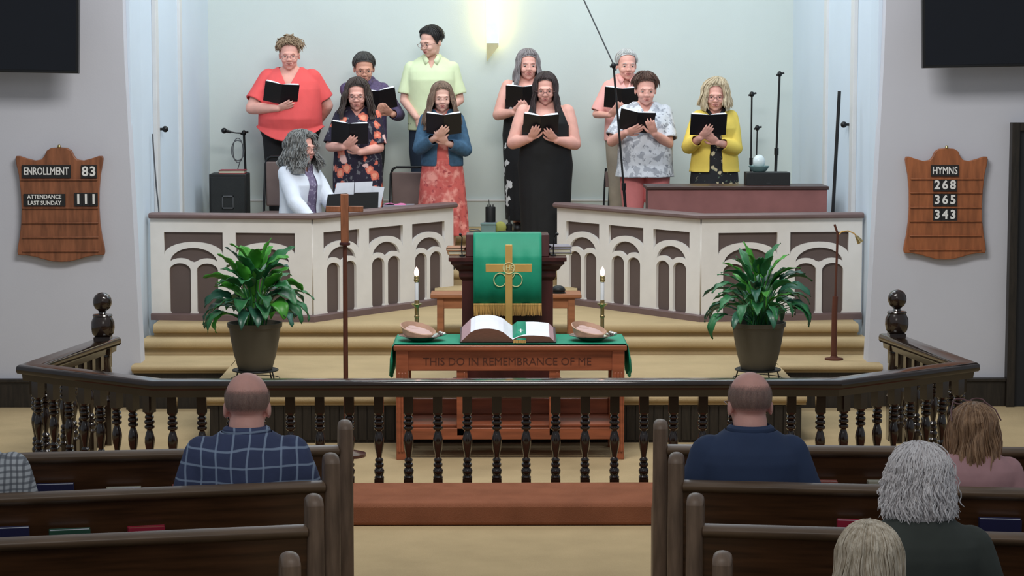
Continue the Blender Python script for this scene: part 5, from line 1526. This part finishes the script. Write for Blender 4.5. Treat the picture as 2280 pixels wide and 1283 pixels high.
for q in (-1, 1):
    tube(bm, [Hb @ Vector((q * .036 + .028 * math.cos(a), -.075 - .015 * math.sin(a) + .03, .132 + .010 * math.sin(a))) for a in [2 * PI * k / 16 for k in range(16)]], .003, 6, closed=True)
    tube(bm, [Hb @ Vector((q * .064, -.045, .130)), Hb @ Vector((q * .090, .01, .10)), Hb @ Vector((q * .100, .05, .06))], .003, 6)
tube(bm, [Hb @ Vector((-.01, -.05, .134)), Hb @ Vector((.01, -.05, .134))], .003, 6)
o = obj('glasses', bm, M['lens'], t)
sitter('man with fluffy white hair and dark olive shirt seated in the fourth right pew', 2062, 1006, 7.18, dict(sh=.215, bust=.20, waist=.21, hip=.20, dep=.135, arm=.05),
       hair=dict(line=0.96, sideang=.7, end=2.0, bald=.20, thick=.014, n=1700, sr=.0022, fluff=.7, curl=.005, hang=.18, flare=.10, tuck=-.2, fronthang=.6, wave=.004), hairm=HM['snow'], skinm='pink', head=(.15, .12, 0), hs=1.02, seed=15,
       top=gm('shirt', FB['olive'], .02, .82, .9, wrinkle=.006), bottom=('trousers', FB['khaki']))
sitter('person with smooth blonde hair seated at the bottom right', 1953, 1188, 6.40, dict(sh=.165, bust=.16, waist=.15, hip=.18, dep=.10, arm=.038),
       hair=dict(line=0.98, sideang=.6, hang=.20, fronthang=.9, thick=.014, n=700, sr=.0024, fluff=.4, wave=.004, flare=.10), hairm=HM['ash'], skinm='fair', head=(-.1, .1, 0), hs=.95, seed=16,
       top=gm('blouse', FB['navy'], .016, .84, .9), bottom=('trousers', FB['navy']))
sitter('person in white checked shirt cut off at the left edge, second left pew', -92, 872, 8.62, dict(sh=.23, bust=.23, waist=.23, hip=.21, dep=.14, arm=.052),
       hair=dict(SHORT), hairm=HM['darkgrey'], skinm='fair', head=(0, .1, 0), hs=1.0, seed=17, top=gm('shirt', FB['checker'], .02, .82, .9, wrinkle=.006), bottom=('trousers', FB['navy']))

# ------------------------------------------------------------------ choir furniture
# upright piano (back towards us)
p0 = at(1442, 415, 18.75); p1 = at(1843, 415, 18.75)
W = (p1.x - p0.x) / 2; t = thing('upright_piano', 'upright piano seen from behind with mauve cloth back', 'piano', ((p0.x + p1.x) / 2, 18.75, Z3))
Hp = p0.z - Z3
obj('case', box(-W + .01, W - .01, .03, .40, .0, Hp - .03), M['pianowood'], t, bevel=.004)
obj('lid', box(-W - .01, W + .01, -.01, .42, Hp - .03, Hp), M['pianowood'], t, bevel=.006)
obj('back_cloth', box(-W + .005, W - .005, .0, .03, .05, Hp - .03), M['pianocloth'], t, bevel=.002)
obj('key_bed', box(-W + .02, W - .02, .40, .62, .58, .72), M['pianowood'], t, bevel=.004)
# black box and globe on the piano
c = at(1708, 412, 18.95)
t = thing('music_amplifier', 'low black box standing on the piano lid', 'box', (c.x, 18.86, Z3 + Hp + .001))
obj('cabinet', box(-.18, .18, 0, .22, 0, .105), M['speaker'], t, bevel=.004); text('badge', '-----', .02, M['greym'], Matrix.Translation((0, -.001, .02)) @ FACE, t, .001)
c = at(1690, 358, 18.97); zt = Z3 + Hp + .107
t = thing('glass_bowl', 'clear glass globe in a shallow dish on the black box', 'bowl', (c.x, 18.97, zt))
bm = bmesh.new(); lathe(bm, [(.04, 0), (.06, .008), (.088, .05), (.083, .05), (.055, .014), (.01, .01)], seg=28); obj('dish', bm, M['teal'], t)
bm = bmesh.new(); ell(bm, (0, 0, .085), .052, .052, .058, seg=20, rg=14); obj('globe', bm, M['glass'], t)

def mic_stand(label, Y, z0, px, pyt, pybot, headpx=None, boom=None, r=.009, lower=None):
    a = at(px, pyt, Y); bpt = at(pybot[0], pybot[1], Y)
    d = (bpt - a).normalized(); foot = a + d * ((a.z - z0 - .02) / abs(d.z))
    t = thing('microphone_stand', label, 'microphone stand', (foot.x, Y, z0))
    L = lambda p: p - t.location
    F_, A_ = L(foot), L(a)
    mid = F_.lerp(A_, lower or .5)
    obj('lower_tube', tube(bmesh.new(), [F_, mid], r * 1.35, 10), M['blackm'], t)
    obj('upper_tube', tube(bmesh.new(), [mid, A_], r, 10), M['blackm'], t)
    bm = bmesh.new(); tube(bm, [mid - Vector((0, 0, .03)), mid + Vector((0, 0, .03))], r * 2, 12); obj('clutch', bm, M['blackm'], t)
    bm = bmesh.new(); ell(bm, A_, .022, .022, .026); tube(bm, [A_ + Vector((-.03, -.0, -.01)), A_ + Vector((.04, 0, .012))], .009, 8); obj('clamp', bm, M['blackm'], t)
    for k in range(3):
        an = k * 2 * PI / 3 + .5; e = Vector((math.cos(an) * .26, math.sin(an) * .17, -.0))
        obj('leg', tube(bmesh.new(), [F_ + Vector((0, 0, .12)), F_ + e], .007, 8), M['blackm'], t)
    if boom:
        pts = [L(at(x, y, Y + dy)) for x, y, dy in boom]
        obj('boom_arm', tube(bmesh.new(), pts, .006, 8), M['greym' if len(boom) > 3 or boom[0][1] < 0 else 'blackm'], t)
    return t, L
t, L = mic_stand('black boom microphone stand beside the speaker cabinet at the left', 20.62, ZB, 543, 296, (548, 420), r=.011, boom=[(545, 297, 0), (525, 296, -.02), (510, 293, -.03)])
mic = bmesh.new(); a, b_ = L(at(514, 294, 20.59)), L(at(499, 291, 20.59)); tube(mic, [a, b_], [.012, .016], 12); ell(mic, b_, .026, .026, .026); obj('microphone', mic, M['blackm'], t)
bm = bmesh.new(); c0 = L(at(530, 340, 20.57))
for kk in range(2):
    tube(bm, [c0 + Vector((math.cos(q) * (.045 + .012 * kk), -.02 * kk, math.sin(q) * (.11 - .02 * kk) + .02)) for q in [2 * PI * i / 20 for i in range(20)]], .0045, 6, closed=True)
tube(bm, [c0 + Vector((.02, 0, -.07)), c0 + Vector((-.02, 0, -.2)), c0 + Vector((.01, .0, -.5))], .0045, 6)
obj('coiled_cable', bm, M['greym'], t)
mic_stand('tall microphone stand with a long boom rising to the top of the picture', 19.3, ZF - .13, 1366, 146, (1384, 360), r=.009, boom=[(1262, -90, 0), (1300, 0, 0), (1366, 143, 0), (1372, 158, 0)], lower=.45)
mic_stand('short black microphone stand between the cardigan woman and the tall stand', 20.6, ZB, 1674, 210, (1672, 370), r=.008)
mic_stand('small thin microphone stand just right of the short one', 20.7, ZB, 1686, 285, (1684, 370), r=.006)
mic_stand('tall black microphone stand at the right near the side wall', 20.5, ZB, 1736, 165, (1727, 380), r=.010)
# loudspeaker left
c = at(507, 462, 20.15); t = thing('speaker_cabinet', 'black speaker cabinet on the left of the choir riser', 'speaker', (c.x, 20.16, ZB))
zt = at(507, 388, 20.15).z - ZB
obj('cabinet', box(-.165, .165, .02, .32, 0, zt), M['speaker'], t, bevel=.008)
obj('grille', box(-.15, .15, .005, .022, .03, zt - .03), M['grille'], t, bevel=.004)
bm = bmesh.new(); bx(bm, -.05, .05, -.002, .006, zt * .42, zt * .44); bx(bm, -.05, .05, -.002, .006, zt * .62, zt * .64); bx(bm, -.05, -.044, -.002, .006, zt * .42, zt * .64); bx(bm, .044, .05, -.002, .006, zt * .42, zt * .64); obj('badge_frame', bm, M['greym'], t)
flatbook('binder', 'dark red binder lying on the left speaker cabinet', 'binder', (c.x + .03, 20.33, ZB + zt + .001), .23, .2, .03, M['red'], 0, None)
# stacking chairs
def stack_chair(label, px, pyt, Y, z0, rz):
    c = at(px, pyt, Y); t = thing('stacking_chair', label, 'chair', (c.x, Y, z0), rz, 'taupe padded stacking chairs'); h = c.z - z0
    bm = bmesh.new()
    pts = [(-.2, .12, .42), (-.205, .16, .5), (-.20, .21, h - .06), (-.18, .215, h - .015), (-.15, .215, h), (.15, .215, h), (.18, .215, h - .015), (.20, .21, h - .06), (.205, .16, .5), (.2, .12, .42)]
    tube(bm, pts, .011, 10); obj('back_frame', bm, M['blackm'], t)
    obj('backrest', box(-.19, .19, .175, .20, .52, h - .04), M['chairfab'], t, bevel=.012)
    obj('seat', box(-.21, .21, -.22, .18, .42, .48), M['chairfab'], t, bevel=.02)
    for x in (-.2, .2):
        for y, y2 in ((-.2, -.22), (.14, .22)): obj('leg', tube(bmesh.new(), [(x, y, .44), (x, y2, .0)], .011, 10), M['blackm'], t)
    return t
stack_chair('taupe padded stacking chair left behind the keyboard player', 628, 352, 19.72, ZF, -.15)
stack_chair('taupe padded stacking chair behind the girl in the denim jacket', 919, 375, 19.87, ZF, .0)
# dark stack of folded chairs by the tall mic stand
c = at(1358, 400, 20.55)
t = thing('folding_chair', 'folded dark metal chair leaning beside the tall microphone stand', 'chair', (c.x, 20.56, ZB))
bm = bmesh.new(); zt = c.z - ZB + .1
for x in (-.045, .0, .045): tube(bm, [(x - .02, -.04, .01), (x, 0, zt * .8), (x + .01, .02, zt)], .009, 8)
obj('frame', bm, M['blackm'], t); obj('backrest', box(-.04, .05, -.01, .02, zt * .7, zt * .95), M['chairfab'], t, bevel=.004)
# keyboard with music rack
c = at(782, 455, 18.62); t = thing('keyboard', 'black electric keyboard and stand in front of the seated woman', 'keyboard', (-1.16, 19.02, Z3), 0)
obj('keybed', box(-.26, .34, -.02, .26, .66, .76), M['speaker'], t, bevel=.008)
bm = bmesh.new(); 
for k in range(28): bx(bm, -.24 + k * .02, -.2215 + k * .02, .13, .25, .755, .768)
obj('keys', bm, M['white'], t, smooth=False)
for x in (-.22, .30): obj('leg', box(x - .02, x + .02, .0, .24, 0, .66), M['speaker'], t)
q0 = at(722, 458, 19.0); q1 = at(843, 428, 19.0)
x0, x1 = q0.x + 1.16, q1.x + 1.16; zr0, zr1 = .76, q1.z - Z3
bm = bmesh.new(); prism(bm, [(x0, zr0), (x1 - .01, zr0), (x1, zr1), (lerp(x0, x1, .56), zr1 - .005), (lerp(x0, x1, .54), zr1 - .02), (lerp(x0, x1, .44), zr1 - .02), (lerp(x0, x1, .42), zr1 - .01), (x0 + .03, zr1 - .02)], -.02, -.005, 'y'); obj('music_rack', bm, M['speaker'], t)
def sheet(label, pts, Y, m=None):
    P = [at(x, y, Y) for x, y in pts]; c = sum(P, Vector()) / len(P); zmin = min(p.z for p in P)
    bm = bmesh.new(); prism(bm, [(p.x - c.x, p.z - zmin) for p in P], -.001, .001, 'y')
    o = obj('sheet_music', bm, m or M['page']); o.location = (c.x, Y, zmin); return tag(o, label, 'sheet music')
sheet('left half of the open white sheet music on the keyboard rack', [(742, 440), (787, 440), (789, 406), (750, 407)], 19.05)
sheet('right half of the open white sheet music on the keyboard rack', [(788, 440), (825, 440), (830, 404), (791, 406)], 19.055)
sheet('loose white sheet sticking out at the right end of the keyboard rack', [(815, 462), (847, 462), (856, 417), (822, 414)], 19.07)
c = at(880, 455, 19.25)
bm = bmesh.new()
gx = [[bm.verts.new((-.09 + .18 * i / 8, -.05 + .1 * j / 5, .012 + .022 * max(0, math.sin(i * .8 + j * .5)) * (1 - abs(i - 3.5) / 5))) for j in range(6)] for i in range(9)]
for i in range(8):
    for j in range(5): bm.faces.new((gx[i][j], gx[i + 1][j], gx[i + 1][j + 1], gx[i][j + 1]))
o = obj('cloth', bm, M['pinkpaper']); o.modifiers.new('s', 'SOLIDIFY').thickness = .004
c = at(874, 454, 19.25); o.location = (c.x + .02, 19.31, c.z - .02); tag(o, 'crumpled pink cloth lying right of the keyboard on a small table', 'cloth')
t = thing('side_table', 'small grey table under the pink cloth behind the railing', 'table', (c.x + .04, 19.34, Z3)); ht = c.z - .02 - Z3
obj('tabletop', box(-.12, .14, -.12, .12, ht - .015, ht + .008), M['greybook'], t, bevel=.003)
for x in (-.1, .12):
    for y in (-.09, .09): obj('leg', box(x - .01, x + .01, y - .01, y + .01, 0, ht - .015), M['greym'], t)
# things on the central tier
Yt = 20.22
def ontier(px): return at(px, 490, Yt).x
x = ontier(1095); t = thing('storage_bin', 'grey plastic bin on the carpeted choir tier', 'bin', (x - .02, Yt, ZB))
obj('bin', bx(box(-.075, .055, -.05, .06, 0, .075), -.08, .06, -.055, .065, .075, .09), M['teal'], t, bevel=.004)
x = ontier(1092); bm = bmesh.new(); 
lathe(bm, [(.045, 0), (.045, .13), (.043, .135)], seg=20)
for k in range(7): tube(bm, [(-.03 + k * .01, .01 * (k % 3 - 1), .1), (-.034 + k * .0115, .012 * (k % 3 - 1), .135 + .02 * (k % 2))], .005, 6)
tube(bm, [(-.01, 0, .13), (-.014, .0, .2)], .003, 6)
o = obj('pencil_holder', bm, M['speaker']); o.location = (x, Yt + .12, ZB + .091); tag(o, 'black bundle of pens and cables in a dark cup above the grey bin', 'cup')
t2 = thing('box', 'dark box behind the grey bin carrying the black cup', 'box', (x, Yt + .12, ZB)); obj('carton', box(-.06, .06, -.05, .05, 0, .09), M['greybook'], t2, bevel=.003)
bm = bmesh.new(); ell(bm, (0, 0, .05), .055, .03, .055); o = obj('sponge', bm, M['yellow']); o.location = (ontier(1114), Yt + .03, ZB - .003); tag(o, 'rounded yellow-green bag on the choir tier beside the grey bin', 'bag')
bm = bmesh.new(); lathe(bm, [(.028, 0), (.028, .075), (.012, .09), (.010, .135), (.006, .145)], seg=18); o = obj('bottle', bm, M['speaker']); o.location = (ontier(1134), Yt + .05, ZB); tag(o, 'small dark spray bottle on the choir tier', 'bottle')
bm = bmesh.new(); ell(bm, (0, 0, .014), .10, .025, .013); ell(bm, (.11, -.03, .016), .03, .02, .014); o = obj('pouch', bm, M['blackm']); o.location = (ontier(1130), Yt - .06, ZB); tag(o, 'low dark cloth pouch at the tier edge in front of the bottle', 'pouch')
flatbook('booklet', 'tan booklet lying flat on the choir tier', 'book', (ontier(1104), Yt - .06, ZB), .11, .05, .014, M['tanbook'])
bm = bmesh.new(); tube(bm, [(-.09, 0, .006), (-.06, -.02, .03), (0, 0, .035), (.05, .01, .03), (.10, -.01, .006)], .005, 6); ell(bm, (-.09, 0, .012), .014, .014, .012); bx(bm, -.05, .07, -.02, .03, 0, .02)
o = obj('clipboard', bm, M['greym']); o.location = (ontier(1052), Yt - .02, ZB); tag(o, 'grey clip and papers at the left end of the choir tier', 'clip')
